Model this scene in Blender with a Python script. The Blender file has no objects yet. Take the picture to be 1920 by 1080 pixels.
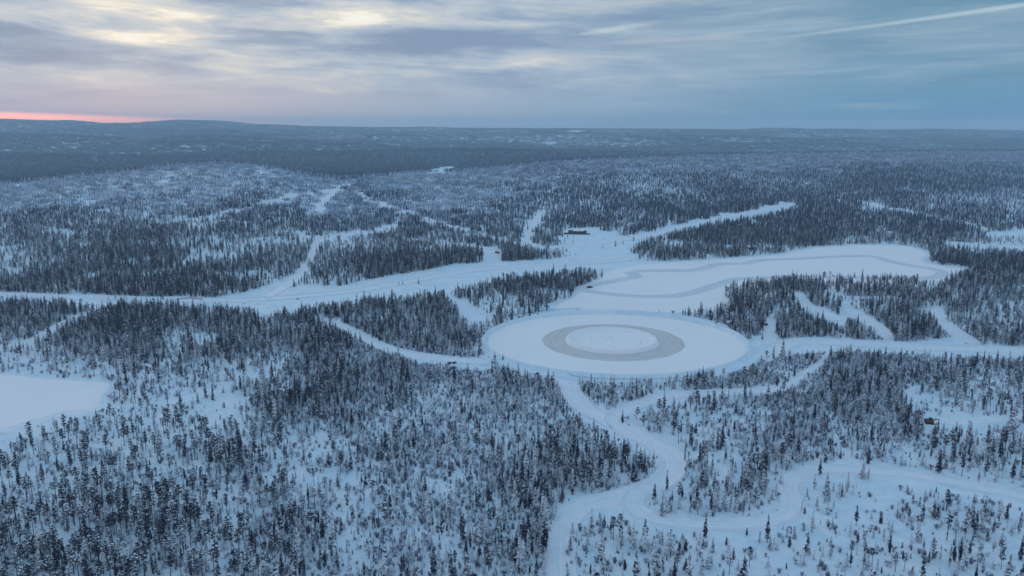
import bpy, bmesh, math, random
import numpy as np
R = math.radians
sc = bpy.context.scene
COL = sc.collection

# ------------------------------------------------------------------ camera
F_PX = 1500.0                      # focal length in pixels of a 1920 wide frame
PITCH = math.atan(302.0 / F_PX)    # horizon at row 238 of 1080
CAM_H = 120.0
cam_d = bpy.data.cameras.new('camera')
cam_d.sensor_width = 36.0
cam_d.lens = 36.0 * F_PX / 1920.0
cam_d.clip_start = 1.0
cam_d.clip_end = 60000.0
cam = bpy.data.objects.new('camera', cam_d)
cam.location = (0, 0, CAM_H)
cam.rotation_euler = (R(90) - PITCH, 0, 0)
COL.objects.link(cam)
sc.camera = cam
sc.render.resolution_x, sc.render.resolution_y = 1024, 576
sc.view_settings.view_transform = 'Standard'
sc.view_settings.look = 'None'
sc.view_settings.exposure = 0.0
sc.view_settings.gamma = 1.0
sc.cycles.max_bounces = 6
sc.cycles.diffuse_bounces = 4
sc.cycles.glossy_bounces = 2
sc.cycles.transmission_bounces = 2
sc.cycles.transparent_max_bounces = 8
sc.cycles.volume_bounces = 1
sc.cycles.use_denoising = True

# ------------------------------------------------------------------ world
SUN_AZ = R(-24)      # the glow: to the side of the picture where the horizon is pink
SUN_EL = R(4)
w = bpy.data.worlds.new('World')
sc.world = w
w.use_nodes = True
nt = w.node_tree
nt.nodes.clear()


class NT:
    """small expression helper over a node tree"""
    def __init__(self, tree):
        self.t = tree

    def n(self, kind, **kw):
        nd = self.t.nodes.new(kind)
        for k, v in kw.items():
            setattr(nd, k, v)
        return nd

    def put(self, sock, v):
        if isinstance(v, (int, float, tuple, list)):
            sock.default_value = v
        else:
            self.t.links.new(v, sock)

    def m(self, op, a, b=0.0, c=0.0, clamp=False):
        nd = self.n('ShaderNodeMath', operation=op, use_clamp=clamp)
        self.put(nd.inputs[0], a)
        self.put(nd.inputs[1], b)
        self.put(nd.inputs[2], c)
        return nd.outputs[0]

    def ss(self, x, lo, hi):
        nd = self.n('ShaderNodeMapRange', interpolation_type='SMOOTHSTEP')
        self.put(nd.inputs[0], x)
        nd.inputs[1].default_value, nd.inputs[2].default_value = lo, hi
        nd.inputs[3].default_value, nd.inputs[4].default_value = 0, 1
        return nd.outputs[0]

    def mix(self, f, a, b, mode='MIX'):
        nd = self.n('ShaderNodeMix', data_type='RGBA', blend_type=mode)
        nd.clamp_factor = True
        self.put(nd.inputs[0], f)
        for s, v in ((nd.inputs[6], a), (nd.inputs[7], b)):
            if isinstance(v, tuple) and len(v) == 3:
                v = (*v, 1)
            self.put(s, v)
        return nd.outputs[2]

    def noise(self, vec, scale, detail=4, rough=.5, dist=0., dim='3D'):
        nd = self.n('ShaderNodeTexNoise', noise_dimensions=dim)
        if vec is not None:
            self.put(nd.inputs['Vector'], vec)
        nd.inputs['Scale'].default_value = scale
        nd.inputs['Detail'].default_value = detail
        nd.inputs['Roughness'].default_value = rough
        nd.inputs['Distortion'].default_value = dist
        return nd.outputs[0]

    def xyz(self, x, y, z):
        nd = self.n('ShaderNodeCombineXYZ')
        for i, v in enumerate((x, y, z)):
            self.put(nd.inputs[i], v)
        return nd.outputs[0]


def srgb(r, g, b):
    def f(c):
        c /= 255.0
        return c / 12.92 if c <= .04045 else ((c + .055) / 1.055) ** 2.4
    return (f(r), f(g), f(b))


def build_sky():
    g = NT(nt)
    tc = g.n('ShaderNodeTexCoord')
    sp = g.n('ShaderNodeSeparateXYZ')
    nt.links.new(tc.outputs['Generated'], sp.inputs[0])
    x, y, z = sp.outputs
    az = g.m('ARCTAN2', x, y)                 # 0 ahead, negative towards the glow
    el = z
    # cloud deck seen in perspective
    zz = g.m('ADD', g.m('MAXIMUM', z, 0.0), 0.035)
    px = g.m('DIVIDE', x, zz)
    py = g.m('DIVIDE', y, zz)
    deck = g.xyz(px, py, 0.0)
    n_big = g.noise(g.xyz(g.m('MULTIPLY', px, .8), py, 3.1), .28, 6, .55, .6)
    n_mid = g.noise(g.xyz(g.m('ADD', px, g.m('MULTIPLY', py, .35)), g.m('MULTIPLY', py, 1.5), 7.7), .62, 7, .58, .5)
    n_str = g.noise(g.xyz(g.m('MULTIPLY', az, 5.0), g.m('ADD', g.m('MULTIPLY', el, 75.0), g.m('MULTIPLY', az, -3.0)), 1.0), 1.0, 5, .6, .3)
    lft = g.ss(az, .12, -.46)                 # 0 .. 1 towards the glow
    rgt = g.ss(az, -.05, .5)
    hi = g.ss(el, .02, .16)
    # base colour
    c_l = g.mix(hi, srgb(180, 184, 203), srgb(168, 182, 200))
    c_c = g.mix(hi, srgb(154, 178, 200), srgb(152, 178, 197))
    c_r = g.mix(g.ss(el, .012, .10), srgb(88, 146, 180), srgb(130, 163, 186))
    base = g.mix(lft, g.mix(rgt, c_c, c_r), c_l)
    # darker undersides
    dark = g.mix(lft, g.mix(rgt, srgb(124, 152, 180), srgb(104, 146, 172)), srgb(130, 147, 177))
    f_dark = g.m('MULTIPLY', g.ss(g.m('ADD', g.m('MULTIPLY', n_big, .55), g.m('MULTIPLY', n_mid, .45)), .47, .62), g.ss(el, .015, .06))
    col = g.mix(g.m('MULTIPLY', f_dark, .95), base, dark)
    # thin streaks
    col = g.mix(g.m('MULTIPLY', g.ss(n_str, .48, .74), g.m('MULTIPLY', g.ss(el, .0, .03), .55)), col, g.mix(lft, srgb(166, 190, 206), srgb(190, 190, 204)))
    col = g.mix(g.m('MULTIPLY', g.ss(g.m('SUBTRACT', 1.0, n_str), .52, .75), g.m('MULTIPLY', g.ss(el, .0, .03), .6)), col, dark)
    # the opening high up and the one low beside the dark bank
    def blob(a0, e0, sa, se, slope=0.0):
        da = g.m('DIVIDE', g.m('SUBTRACT', az, a0), sa)
        ev = g.m('SUBTRACT', el, g.m('ADD', e0, g.m('MULTIPLY', g.m('SUBTRACT', az, a0), slope)))
        de = g.m('DIVIDE', ev, se)
        s = g.m('ADD', g.m('MULTIPLY', da, da), g.m('MULTIPLY', de, de))
        return g.m('POWER', 2.718, g.m('MULTIPLY', s, -1.0))
    # wisps: fine cloud edges, long along the horizon
    n_w = g.noise(g.xyz(g.m('ADD', g.m('MULTIPLY', az, 9.0), g.m('MULTIPLY', el, 20.0)), g.m('MULTIPLY', el, 62.0), 5.0), 1.0, 8, .62, .8)
    wob = g.m('MULTIPLY', g.m('SUBTRACT', n_w, .5), 2.6)
    def patch(f, amt, c, cr=1.0, lo=.15, hi_=.95):
        return g.mix(g.m('MULTIPLY', g.ss(g.m('SUBTRACT', f, g.m('MULTIPLY', wob, cr)), lo, hi_), amt), col, c)
    # broken cloud lit from behind on the side of the glow: dark bars, grey body, cream gaps
    n_c = g.noise(g.xyz(g.m('ADD', g.m('MULTIPLY', az, 8.5), g.m('MULTIPLY', el, -8.0)), g.m('ADD', g.m('MULTIPLY', el, 56.0), g.m('MULTIPLY', az, 3.0)), 4.3), 1.0, 9, .60, .25)
    val = g.m('ADD', g.m('MULTIPLY', g.m('SUBTRACT', n_c, .5), 1.65), .37)
    for (a0, e0, sa, se, sl, k) in ((-.26, .166, .15, .014, .0, .70), (-.45, .126, .07, .020, -.06, .30), (-.43, .094, .08, .0065, -.075, .38), (-.36, .125, .20, .04, 0.0, .14),
                                    (-.17, .128, .10, .012, .0, .20), (-.60, .104, .12, .009, -.10, -.42), (-.57, .079, .14, .010, -.06, -.38), (-.45, .140, .035, .0045, 0.0, -.30),
                                    (-.12, .094, .20, .013, .05, -.36), (.03, .108, .13, .010, .03, -.22), (-.28, .138, .10, .006, .0, -.30), (-.36, .058, .30, .026, .0, .20), (-.20, .107, .10, .005, 0.0, -.25)):
        val = g.m('ADD', val, g.m('MULTIPLY', blob(a0, e0, sa, se, sl), k))
    rp = g.n('ShaderNodeValToRGB')
    nt.links.new(val, rp.inputs[0])
    cr = rp.color_ramp
    stops = [(0.04, srgb(126, 149, 180)), (.26, srgb(146, 168, 193)), (.45, srgb(174, 190, 206)), (.66, srgb(206, 210, 212)), (.84, srgb(246, 240, 224)), (1.0, srgb(252, 252, 246))]
    while len(cr.elements) < len(stops):
        cr.elements.new(.5)
    for e_, (p_, c_) in zip(cr.elements, stops):
        e_.position = p_
        e_.color = (*c_, 1)
    zone_l = g.m('MULTIPLY', g.ss(az, .42, -.08), g.ss(el, .022, .070))
    col = g.mix(zone_l, col, rp.outputs[0])
    # a little bright rift ahead, and the long cirrus streak
    col = patch(blob(.12, .113, .05, .0042, .12), .65, srgb(200, 216, 220), .75)
    col = patch(blob(.19, .100, .10, .0028, .03), .55, srgb(176, 184, 204), .6)
    col = patch(blob(.52, .1185, .22, .0024, .092), .55, srgb(196, 216, 224), .22, .05, .95)
    # pink band along the horizon at the glow, warm veil over it
    veil = g.m('MULTIPLY', g.ss(az, -.15, -.58), g.m('POWER', 2.718, g.m('MULTIPLY', g.m('MULTIPLY', el, el), -900.0)))
    col = g.mix(g.m('MULTIPLY', veil, .34), col, srgb(204, 168, 192))
    yel = g.m('MULTIPLY', g.ss(az, -.34, -.5), .6)
    low = g.m('SUBTRACT', 1.0, g.ss(g.m('SUBTRACT', el, g.m('MULTIPLY', g.m('ADD', az, .30), -.036)), .0, .0085))
    band = g.m('MULTIPLY', low, g.ss(az, -.18, -.50))
    col = g.mix(band, col, (4.4, 1.30, .70, 1))
    # overhead the deck is bluer
    col = g.mix(g.ss(el, .17, .45), col, (ZEN[0], ZEN[1], ZEN[2], 1))
    sky = g.n('ShaderNodeTexSky', sky_type='NISHITA')
    sky.sun_disc = False
    sky.sun_elevation = SUN_EL
    sky.sun_rotation = SUN_AZ
    sky.altitude = 100
    bg_s = g.n('ShaderNodeBackground')
    nt.links.new(sky.outputs[0], bg_s.inputs[0])
    bg_s.inputs[1].default_value = 0.05
    bg_c = g.n('ShaderNodeBackground')
    nt.links.new(col, bg_c.inputs[0])
    bg_c.inputs[1].default_value = 1.07
    mx = g.n('ShaderNodeMixShader')
    mx.inputs[0].default_value = .92          # cloud cover over the clear sky
    nt.links.new(bg_s.outputs[0], mx.inputs[1])
    nt.links.new(bg_c.outputs[0], mx.inputs[2])
    out = g.n('ShaderNodeOutputWorld')
    nt.links.new(mx.outputs[0], out.inputs[0])


ZEN = (.355, .57, .805)
build_sky()

sun_d = bpy.data.lights.new('sun', 'SUN')
sun_d.energy = 0.52
sun_d.angle = R(14)
sun_d.color = (1.0, .72, .62)
sun = bpy.data.objects.new('sun', sun_d)
sun.location = (-400, 900, 400)
# light travels from the glow towards the camera side
sun.rotation_euler = (R(90) - SUN_EL - R(6), 0, math.pi - SUN_AZ)
COL.objects.link(sun)

# ------------------------------------------------------------------ helpers: pixels <-> ground
CP, SP = math.cos(PITCH), math.sin(PITCH)


def to_pix(X, Y, Z):
    d = Y * CP - (Z - CAM_H) * SP
    up = Y * SP + (Z - CAM_H) * CP
    d = np.where(d > 1, d, 1)
    return 960 + F_PX * X / d, 540 - F_PX * up / d


def lerp(x, pts):
    p = np.array(pts, float)
    return np.interp(x, p[:, 0], p[:, 1])


def sm(x):
    x = np.clip(x, 0, 1)
    return x * x * (3 - 2 * x)


def hash2(i, j, seed):
    h = (i.astype(np.int64) * 374761393 + j.astype(np.int64) * 668265263 + seed * 974634777) & 0xFFFFFFFF
    h = ((h ^ (h >> 13)) * 1274126177) & 0xFFFFFFFF
    h = h ^ (h >> 16)
    return (h & 0xFFFFFF) / float(0xFFFFFF)


def vnoise(x, y, seed=0):
    i, j = np.floor(x), np.floor(y)
    fx, fy = x - i, y - j
    fx, fy = fx * fx * (3 - 2 * fx), fy * fy * (3 - 2 * fy)
    a, b = hash2(i, j, seed), hash2(i + 1, j, seed)
    c, d = hash2(i, j + 1, seed), hash2(i + 1, j + 1, seed)
    return (a * (1 - fx) + b * fx) * (1 - fy) + (c * (1 - fx) + d * fx) * fy


def fbm(x, y, seed=0, oct=4):
    s, a, t = 0, 1.0, 0
    for k in range(oct):
        s = s + a * vnoise(x * 2 ** k, y * 2 ** k, seed + 17 * k)
        t += a
        a *= .55
    return s / t


CREST_V = [(-600, 372), (0, 356), (120, 341), (250, 324), (330, 313), (400, 308), (470, 313), (530, 324), (590, 338),
           (640, 344), (700, 338), (760, 331), (850, 327), (950, 315), (1050, 305), (1150, 300), (1280, 294),
           (1450, 290), (1600, 288), (1750, 286), (1920, 285), (2600, 285)]
CREST_Y = [(-600, 1150), (0, 1250), (400, 1480), (640, 1500), (850, 1700), (1280, 2200), (1600, 2600), (1920, 3000), (2600, 3200)]
FOOT_Y = [(-600, 560), (0, 600), (500, 640), (700, 760), (1000, 880), (1300, 920), (2600, 960)]
HOR_V = [(-800, 225), (0, 224), (100, 227), (190, 232), (260, 232.5), (330, 229), (400, 230), (480, 235), (600, 238), (800, 240.5),
         (1000, 241.5), (1200, 242), (1450, 244), (1700, 244), (1920, 246), (2600, 246)]


def v2z(v, Y):
    return CAM_H - Y * np.tan(PITCH + np.arctan((v - 540) / F_PX))


def zfun(X, Y):
    X = np.asarray(X, float)
    Y = np.asarray(Y, float)
    Yp = np.maximum(Y, 30.)
    t = np.clip(X / Yp, -1.2, 1.2)
    u = 960 + F_PX * t / CP
    yc, yf = lerp(u, CREST_Y), lerp(u, FOOT_Y)
    zc = v2z(lerp(u, CREST_V), yc)
    s = np.clip((Yp - yf) / (yc - yf), 0, 1)
    rise = zc * (.35 * s + .65 * sm(s))
    # beyond the crest: a valley and then slowly rising rolling land
    y3 = yc + 900
    zval = -14.
    fall = zc + (zval - zc) * sm((Yp - yc) / 900.)
    y9 = 9500.
    q = np.clip((Yp - y3) / (y9 - y3), 0, 1)
    zh = v2z(lerp(u, HOR_V), y9)
    far = zval + (zh - zval) * (.62 * sm(q * 1.25) + .38 * q)
    bump = (fbm(X / 1500. + 9, Yp / 700. + 3, 5, 3) - .5) * 140 * sm(q * 5) * (1 - sm((q - .62) / .3))
    # a nearer line of hills at the side where the farthest land is dark
    rr = sm((u - 1350) / 250.)
    bump = bump + rr * np.exp(-((Yp - 5600) / 900.) ** 2) * (v2z(253.0, 5600.) - (zval + (zh - zval) * .6)) * .9
    far = far + bump
    far = np.where(Yp > y9, zh - (Yp - y9) * .02, far)
    z = np.where(Yp < yc, rise, np.where(Yp < y3, fall, far))
    # small swells on the hills
    z = z + (fbm(X / 260., Yp / 260., 2, 3) - .5) * 9 * sm((s - .08) / .4) * np.where(Yp < yc, 1 - .7 * s, .3)
    return z


def at(pix):
    """ground points under pixels (1920 x 1080)"""
    P = np.array(pix, float).reshape(-1, 2)
    ys = 120 * (12000 / 120.) ** np.linspace(0, 1, 1400)
    dx = (P[:, 0] - 960) / F_PX
    dz = (540 - P[:, 1]) / F_PX
    fy = CP + dz * SP
    fz = -SP + dz * CP
    k = ys[None, :] / fy[:, None]
    X = dx[:, None] * k
    Z = CAM_H + fz[:, None] * k
    G = zfun(X, np.broadcast_to(ys, X.shape))
    below = Z <= G
    i = np.where(below.any(1), below.argmax(1), len(ys) - 1)
    i = np.maximum(i, 1)
    r = np.arange(len(P))
    h0, h1 = (Z - G)[r, i - 1], (Z - G)[r, i]
    f = np.clip(h0 / np.maximum(h0 - h1, 1e-6), 0, 1)
    Y = ys[i - 1] + (ys[i] - ys[i - 1]) * f
    Xo = dx / fy * Y
    return np.stack([Xo, Y, zfun(Xo, Y)], 1)


def catmull(pts, n=8, closed=False):
    P = np.array(pts, float)
    N = len(P)
    out = []
    for i in range(N if closed else N - 1):
        g = lambda k: P[k % N] if closed else P[min(max(k, 0), N - 1)]
        p0, p1, p2, p3 = g(i - 1), g(i), g(i + 1), g(i + 2)
        for k in range(n):
            t = k / n
            out.append(.5 * ((2 * p1) + (-p0 + p2) * t + (2 * p0 - 5 * p1 + 4 * p2 - p3) * t * t + (-p0 + 3 * p1 - 3 * p2 + p3) * t ** 3))
    if not closed:
        out.append(P[-1])
    return np.array(out)


# ------------------------------------------------------------------ where no trees stand (traced from the photograph, carried to the ground by projection)
CLEAR = [
    # where the tracked machine stands
    [(1735, 772), (1765, 778), (1850, 785), (1900, 790), (1850, 802), (1775, 797), (1728, 792)],
    # broad ploughed corridor
    [(-400, 540), (0, 547), (150, 553), (400, 558), (455, 549), (520, 529), (560, 510), (585, 505), (560, 522), (540, 538), (640, 535), (740, 515), (800, 506),
     (850, 495), (905, 493), (906, 470), (918, 463), (932, 463), (942, 474), (938, 491), (1050, 484), (1085, 476), (1015, 463), (1100, 452), (1200, 438), (1300, 414),
     (1400, 397), (1460, 381), (1500, 379), (1500, 388), (1440, 399), (1380, 410), (1280, 428), (1240, 440), (1200, 452), (1176, 470), (1200, 480), (1150, 498), (1150, 510),
     (1100, 502), (1020, 507), (950, 517), (900, 527), (845, 543), (770, 553), (700, 557), (640, 566), (610, 570), (545, 580), (485, 592), (478, 578), (380, 568), (240, 565), (190, 572), (100, 560), (-400, 556)],
    # the lake beyond the round rink
    [(1157, 500), (1190, 492), (1280, 488), (1360, 483), (1447, 477), (1490, 470), (1533, 462), (1613, 457), (1680, 458), (1720, 464), (1745, 477), (1735, 490), (1765, 497), (1822, 501),
     (1782, 517), (1757, 528), (1740, 523), (1663, 514), (1507, 515), (1373, 528), (1353, 550), (1370, 563), (1340, 577), (1280, 580), (1140, 582), (1040, 579), (1025, 570), (1073, 560), (1080, 540), (1150, 513)],
    # lake at the side
    [(-500, 690), (0, 697), (60, 703), (110, 708), (200, 711), (216, 722), (198, 745), (190, 770), (80, 793), (40, 812), (0, 838), (-500, 980)],
    # open bog patches
    [(833, 551), (862, 560), (900, 580), (930, 597), (905, 603), (880, 600), (860, 590), (862, 572)],
    # service yard by the hut
    [(690, 634), (725, 654), (785, 668), (907, 670), (925, 690), (880, 690), (857, 684), (800, 680), (780, 677), (720, 655)],
    # beside the rink
    [(1340, 660), (1400, 640), (1430, 625), (1437, 598), (1456, 598), (1452, 625), (1470, 640), (1510, 634), (1613, 638), (1700, 641), (1750, 636), (1790, 634), (1830, 645), (2000, 652), (2000, 665), (1800, 664), (1700, 660), (1600, 655), (1500, 661),
     (1462, 668), (1440, 664), (1400, 690), (1340, 705)],
    # clearings on the hills
    [(1005, 395), (1022, 400), (1004, 425), (992, 450), (1010, 466), (975, 456), (980, 432), (995, 410)],
    [(1050, 438), (1060, 430), (1110, 428), (1150, 436), (1160, 442), (1110, 448), (1062, 450), (1045, 446)],
    [(1850, 437), (1920, 431), (2100, 431), (2100, 440), (1920, 443), (1875, 442)],
    [(1760, 452), (1830, 456), (1930, 463), (2100, 466), (2100, 471), (1900, 467), (1790, 458)],
    # river in the valley, far lakes
    [(798, 320), (826, 314), (852, 311), (854, 316), (830, 320)],
    [(1060, 246), (1075, 243.5), (1094, 245), (1090, 248), (1066, 248)],
    [(1020, 269), (1045, 266), (1048, 268), (1025, 271)],
    # glades in the near wood
    [(1480, 905), (1530, 880), (1615, 880), (1720, 890), (1820, 910), (1925, 930), (1925, 940), (1760, 915), (1640, 905), (1540, 905), (1500, 920), (1480, 960), (1450, 985), (1475, 940)],
]
SPARSE = [
    [(300, 632), (350, 624), (420, 628), (425, 640), (380, 650), (315, 648)],
    [(485, 694), (515, 676), (540, 660), (546, 680), (505, 706), (470, 718), (400, 745), (330, 760), (290, 765), (270, 755), (360, 735), (440, 712)],
    [(380, 760), (440, 735), (470, 745), (455, 770), (420, 798), (390, 800), (375, 780)],
    [(1690, 735), (1712, 722), (1726, 724), (1722, 748), (1716, 770), (1700, 765)],
    [(640, 898), (660, 890), (690, 900), (670, 915), (645, 920)],
    [(60, 432), (120, 427), (146, 438), (138, 450), (118, 447), (108, 437)],
    [(350, 420), (372, 418), (386, 424), (378, 429), (356, 427)],
    [(0, 488), (30, 476), (34, 480), (10, 496), (0, 496)],
    [(1640, 423), (1660, 424), (1690, 436), (1670, 440), (1648, 432)],
]
# roads: centre line in pixels, width in metres, name, label, tree-free half width in pixels
ROADS = [
    ([(1058, 702), (1075, 742), (1100, 770), (1130, 783), (1158, 797), (1192, 816), (1236, 838), (1264, 862), (1256, 890), (1222, 914), (1160, 935), (1095, 948), (1062, 972), (1046, 1010), (1044, 1060), (1046, 1140)],
     8.5, 'road', 'wide ploughed snow road winding down from the round rink', 17),
    ([(1280, 741), (1240, 746), (1205, 757), (1172, 770), (1150, 788), (1162, 800)], 7.0, 'road', 'snow road curving away from the winding road under the rink', 11),
    ([(1275, 741), (1330, 738), (1400, 735), (1465, 729), (1500, 708), (1535, 684), (1552, 664)], 6, 'path', 'snow lane from the side road curving up to the broad road', 6),
    ([(1228, 913), (1196, 927), (1184, 945), (1200, 962), (1240, 976), (1320, 984), (1400, 984), (1450, 976), (1484, 958), (1482, 932), (1478, 908), (1500, 890), (1535, 882), (1620, 883), (1713, 891), (1813, 911), (1930, 934), (2050, 960)],
     5.5, 'road', 'narrow snow track looping through the sparse clearing', 13),
    ([(-60, 668), (0, 652), (60, 640), (100, 618), (140, 598), (185, 578), (200, 568)], 6.5, 'road', 'straight snow road leading out of the corridor towards the frozen lake', 6),
    ([(600, 600), (640, 613), (673, 628), (722, 653), (783, 668), (850, 676), (915, 680)], 8, 'road', 'snow road running through the woods to the hut yard', 8),
    ([(1440, 666), (1470, 647), (1515, 641), (1613, 646), (1700, 651), (1800, 655), (1960, 660)], 11, 'road', 'broad ploughed road leaving the round rink past dark trees', 10),
    ([(1446, 598), (1446, 620), (1440, 645), (1425, 668)], 7, 'road', 'short snow drive beside the parked dark car', 7),
    ([(1498, 556), (1518, 576), (1545, 588), (1580, 602)], 6, 'path', 'curved snow lane cut into the woods beyond the broad road', 8.5),
    ([(1586, 580), (1626, 600), (1650, 617), (1668, 636)], 7, 'path', 'straight snow lane slanting through dense woods to the broad road', 8.2),
    ([(1755, 580), (1766, 602), (1790, 622), (1828, 645)], 8, 'path', 'pale snow lane bending between woods to the end of the broad road', 8.5),
    ([(1575, 557), (1630, 560), (1680, 558)], 5, 'path', 'faint short snow lane hidden in the woods by the big lake', 3),
    ([(470, 570), (515, 548), (548, 526), (578, 494), (588, 468), (602, 450), (650, 443), (700, 436), (742, 422), (748, 408)], 9, 'road', 'winding snow road climbing the wooded hill from the corridor', 6),
    ([(560, 442), (600, 446)], 6, 'path', 'short snow spur off the hill road', 3),
    ([(588, 395), (604, 379), (624, 362), (638, 350)], 13, 'road', 'wide straight snow strip near the hill top', 5),
    ([(315, 418), (400, 405), (470, 388), (540, 369), (622, 356)], 7, 'path', 'thin pale trail crossing the wooded hillside', 2.0),
    ([(653, 344), (680, 366), (723, 384), (760, 397), (800, 411), (853, 427), (923, 446), (1000, 464)], 8, 'road', 'long thin snow road slanting down the hill to the corridor', 2.8),
    ([(760, 450), (820, 453), (873, 460), (927, 468)], 7, 'path', 'thin snow trail leading to the red van', 2.5),
    ([(1610, 379), (1680, 393), (1730, 401), (1790, 414), (1850, 432)], 8, 'path', 'broken pale trail through far woods', 2.2),
    ([(1012, 392), (1006, 415), (990, 440), (985, 456), (1010, 464)], 10, 'road', 'snow ramp running down through the trees to the corridor', 6),
    ([(0, 812), (45, 796), (90, 783), (150, 772), (190, 768)], 3.0, 'path', 'narrow bluish sled trail along the lake shore', 4),
    ([(1730, 790), (1800, 792), (1860, 786), (1930, 778)], 4.0, 'path', 'trampled snow track by the tracked work machine', 5),
]
CORR_TRACKS = [
    ([(-200, 546), (0, 553), (200, 559), (400, 564), (480, 562), (560, 556), (660, 546), (760, 530), (850, 513), (950, 501), (1050, 496), (1150, 490), (1185, 484)], 11, 'road', 'long ploughed snow road running the length of the corridor'),
    ([(1000, 468), (1100, 458), (1200, 445), (1290, 424), (1390, 402), (1450, 389), (1490, 382)], 13, 'road', 'straight ploughed strip rising beside the lodge'),
]
LAKE_LOOP = [(1088, 541), (1104, 546), (1140, 551), (1180, 555), (1240, 556.5), (1285, 552), (1320, 542), (1350, 532), (1385, 523), (1440, 521), (1500, 519), (1580, 520), (1680, 522), (1740, 521), (1768, 514), (1752, 505),
             (1712, 499), (1672, 491), (1650, 484), (1632, 480.5), (1580, 481), (1500, 485), (1450, 487), (1420, 489), (1395, 494), (1345, 495.5), (1325, 502), (1300, 507), (1250, 507.5), (1200, 508.5), (1180, 513), (1196, 517), (1178, 522), (1130, 531)]

# ---- raster of the clearings (every 2 px, frame plus margins)
U0, U1, V0, V1, ST = -480, 2400, 200, 1360, 2
gu, gv = np.arange(U0, U1, ST) + .5 * ST, np.arange(V0, V1, ST) + .5 * ST
MASK = np.zeros((len(gv), len(gu)), np.float32)      # lakes, rink, broad clearings
THIN = MASK.copy()                                     # open bog and glades: scattered trees only
LANE = MASK.copy()                                     # roads and lanes


def fill_poly(poly, img):
    P = np.array(poly, float)
    i0, i1 = int(max(0, (P[:, 0].min() - U0) // ST)), int(min(len(gu), (P[:, 0].max() - U0) // ST + 2))
    j0, j1 = int(max(0, (P[:, 1].min() - V0) // ST)), int(min(len(gv), (P[:, 1].max() - V0) // ST + 2))
    X, Y = np.meshgrid(gu[i0:i1], gv[j0:j1])
    ins = np.zeros(X.shape, bool)
    for k in range(len(P)):
        (x0, y0), (x1, y1) = P[k - 1], P[k]
        if y0 == y1:
            continue
        c = ((y0 > Y) != (y1 > Y)) & (X < (x1 - x0) * (Y - y0) / (y1 - y0) + x0)
        ins ^= c
    img[j0:j1, i0:i1] = np.maximum(img[j0:j1, i0:i1], ins)


def fill_line(pts, hw, img, vs=1.0):
    P = catmull(pts, 6)
    for k in range(len(P) - 1):
        a, b = P[k], P[k + 1]
        i0, i1 = int(max(0, (min(a[0], b[0]) - hw - U0) // ST)), int(min(len(gu), (max(a[0], b[0]) + hw - U0) // ST + 2))
        j0, j1 = int(max(0, (min(a[1], b[1]) - hw - V0) // ST)), int(min(len(gv), (max(a[1], b[1]) + hw - V0) // ST + 2))
        if i1 <= i0 or j1 <= j0:
            continue
        X, Y = np.meshgrid(gu[i0:i1], gv[j0:j1])
        d = b - a
        L = max(d @ d, 1e-6)
        t = np.clip(((X - a[0]) * d[0] + (Y - a[1]) * d[1]) / L, 0, 1)
        D = np.hypot(X - a[0] - t * d[0], (Y - a[1] - t * d[1]) * vs)
        img[j0:j1, i0:i1] = np.maximum(img[j0:j1, i0:i1], D < hw)


for p in CLEAR:
    fill_poly(p, MASK)
for p in SPARSE:
    fill_poly(p, THIN)
for r_ in ROADS:
    fill_line(r_[0], r_[4], MASK if r_[4] > 8 else LANE)
tt = np.linspace(0, 2 * math.pi, 60)
fill_poly(np.stack([1150 + 248 * np.cos(tt), 648 + 65 * np.sin(tt)], 1), MASK)


def look(img, u, v):
    i = np.clip(((u - U0) / ST).astype(int), 0, img.shape[1] - 1)
    j = np.clip(((v - V0) / ST).astype(int), 0, img.shape[0] - 1)
    return img[j, i]


# ---- how thick the forest stands: rows of 40 px from row 260, columns of 80 px from column 40
DENS = """777777777776777777777777
777768887546677666667777
455444455555666666667766
534666767555556677866655
667767777876676788886886
677876555778756888886675
578887779999975777667999
888898777777886557888776
889999788786833477777765
679967788666633388777865
456667699786633386788887
113664588877756777467776
116544798766665356777444
355433886555553556777633
466545645655555356667764
455458446655667455634554
345677445756775355242222
466664765567833344222333
566665764667844322222333
566666875557754433233344
666666975667734433334444"""
DG = np.array([[int(c) for c in l] for l in DENS.split('\n')], float)


def is_free(X, Y, Z, H, u, v):
    """nothing stands on the clearings, and few trees stand so that they would hide them; the narrow lanes are half hidden"""
    ok = (look(MASK, u, v) < .5) & (look(LANE, u, v) < .5)
    r = np.random.RandomState(5).rand(len(u))
    lim, lan = .45 + .55 * r ** .5, .7 * r
    r2 = np.random.RandomState(6).rand(len(u))
    thin = np.zeros(len(u))
    for du, dv in ((0, 0), (8, 0), (-8, 0), (0, 5), (0, -5)):
        thin += look(THIN, u + du, v + dv) / 5.
    ok &= r2 > .93 * thin
    for f in (.2, .4, .6, .8, .95):
        a, b = to_pix(X, Y, Z + H * f)
        ok &= (look(MASK, a, b) < .5) | (f > lim)
        ok &= (look(LANE, a, b) < .5) | (f > lan)
    return ok


def dens_at(X, Y, u, v):
    """the front of a hill keeps its own thickness up to the crest"""
    front = Y < lerp(u, CREST_Y) * 1.02
    return dens(u, np.where(front, np.maximum(v, lerp(u, CREST_V) + 24), v))


def dens(u, v):
    x = np.clip((u - 40) / 80., 0, 22.999)
    y = np.clip((v - 260) / 40., 0, 19.999)
    i, j = x.astype(int), y.astype(int)
    fx, fy = x - i, y - j
    return (DG[j, i] * (1 - fx) + DG[j, i + 1] * fx) * (1 - fy) + (DG[j + 1, i] * (1 - fx) + DG[j + 1, i + 1] * fx) * fy


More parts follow.
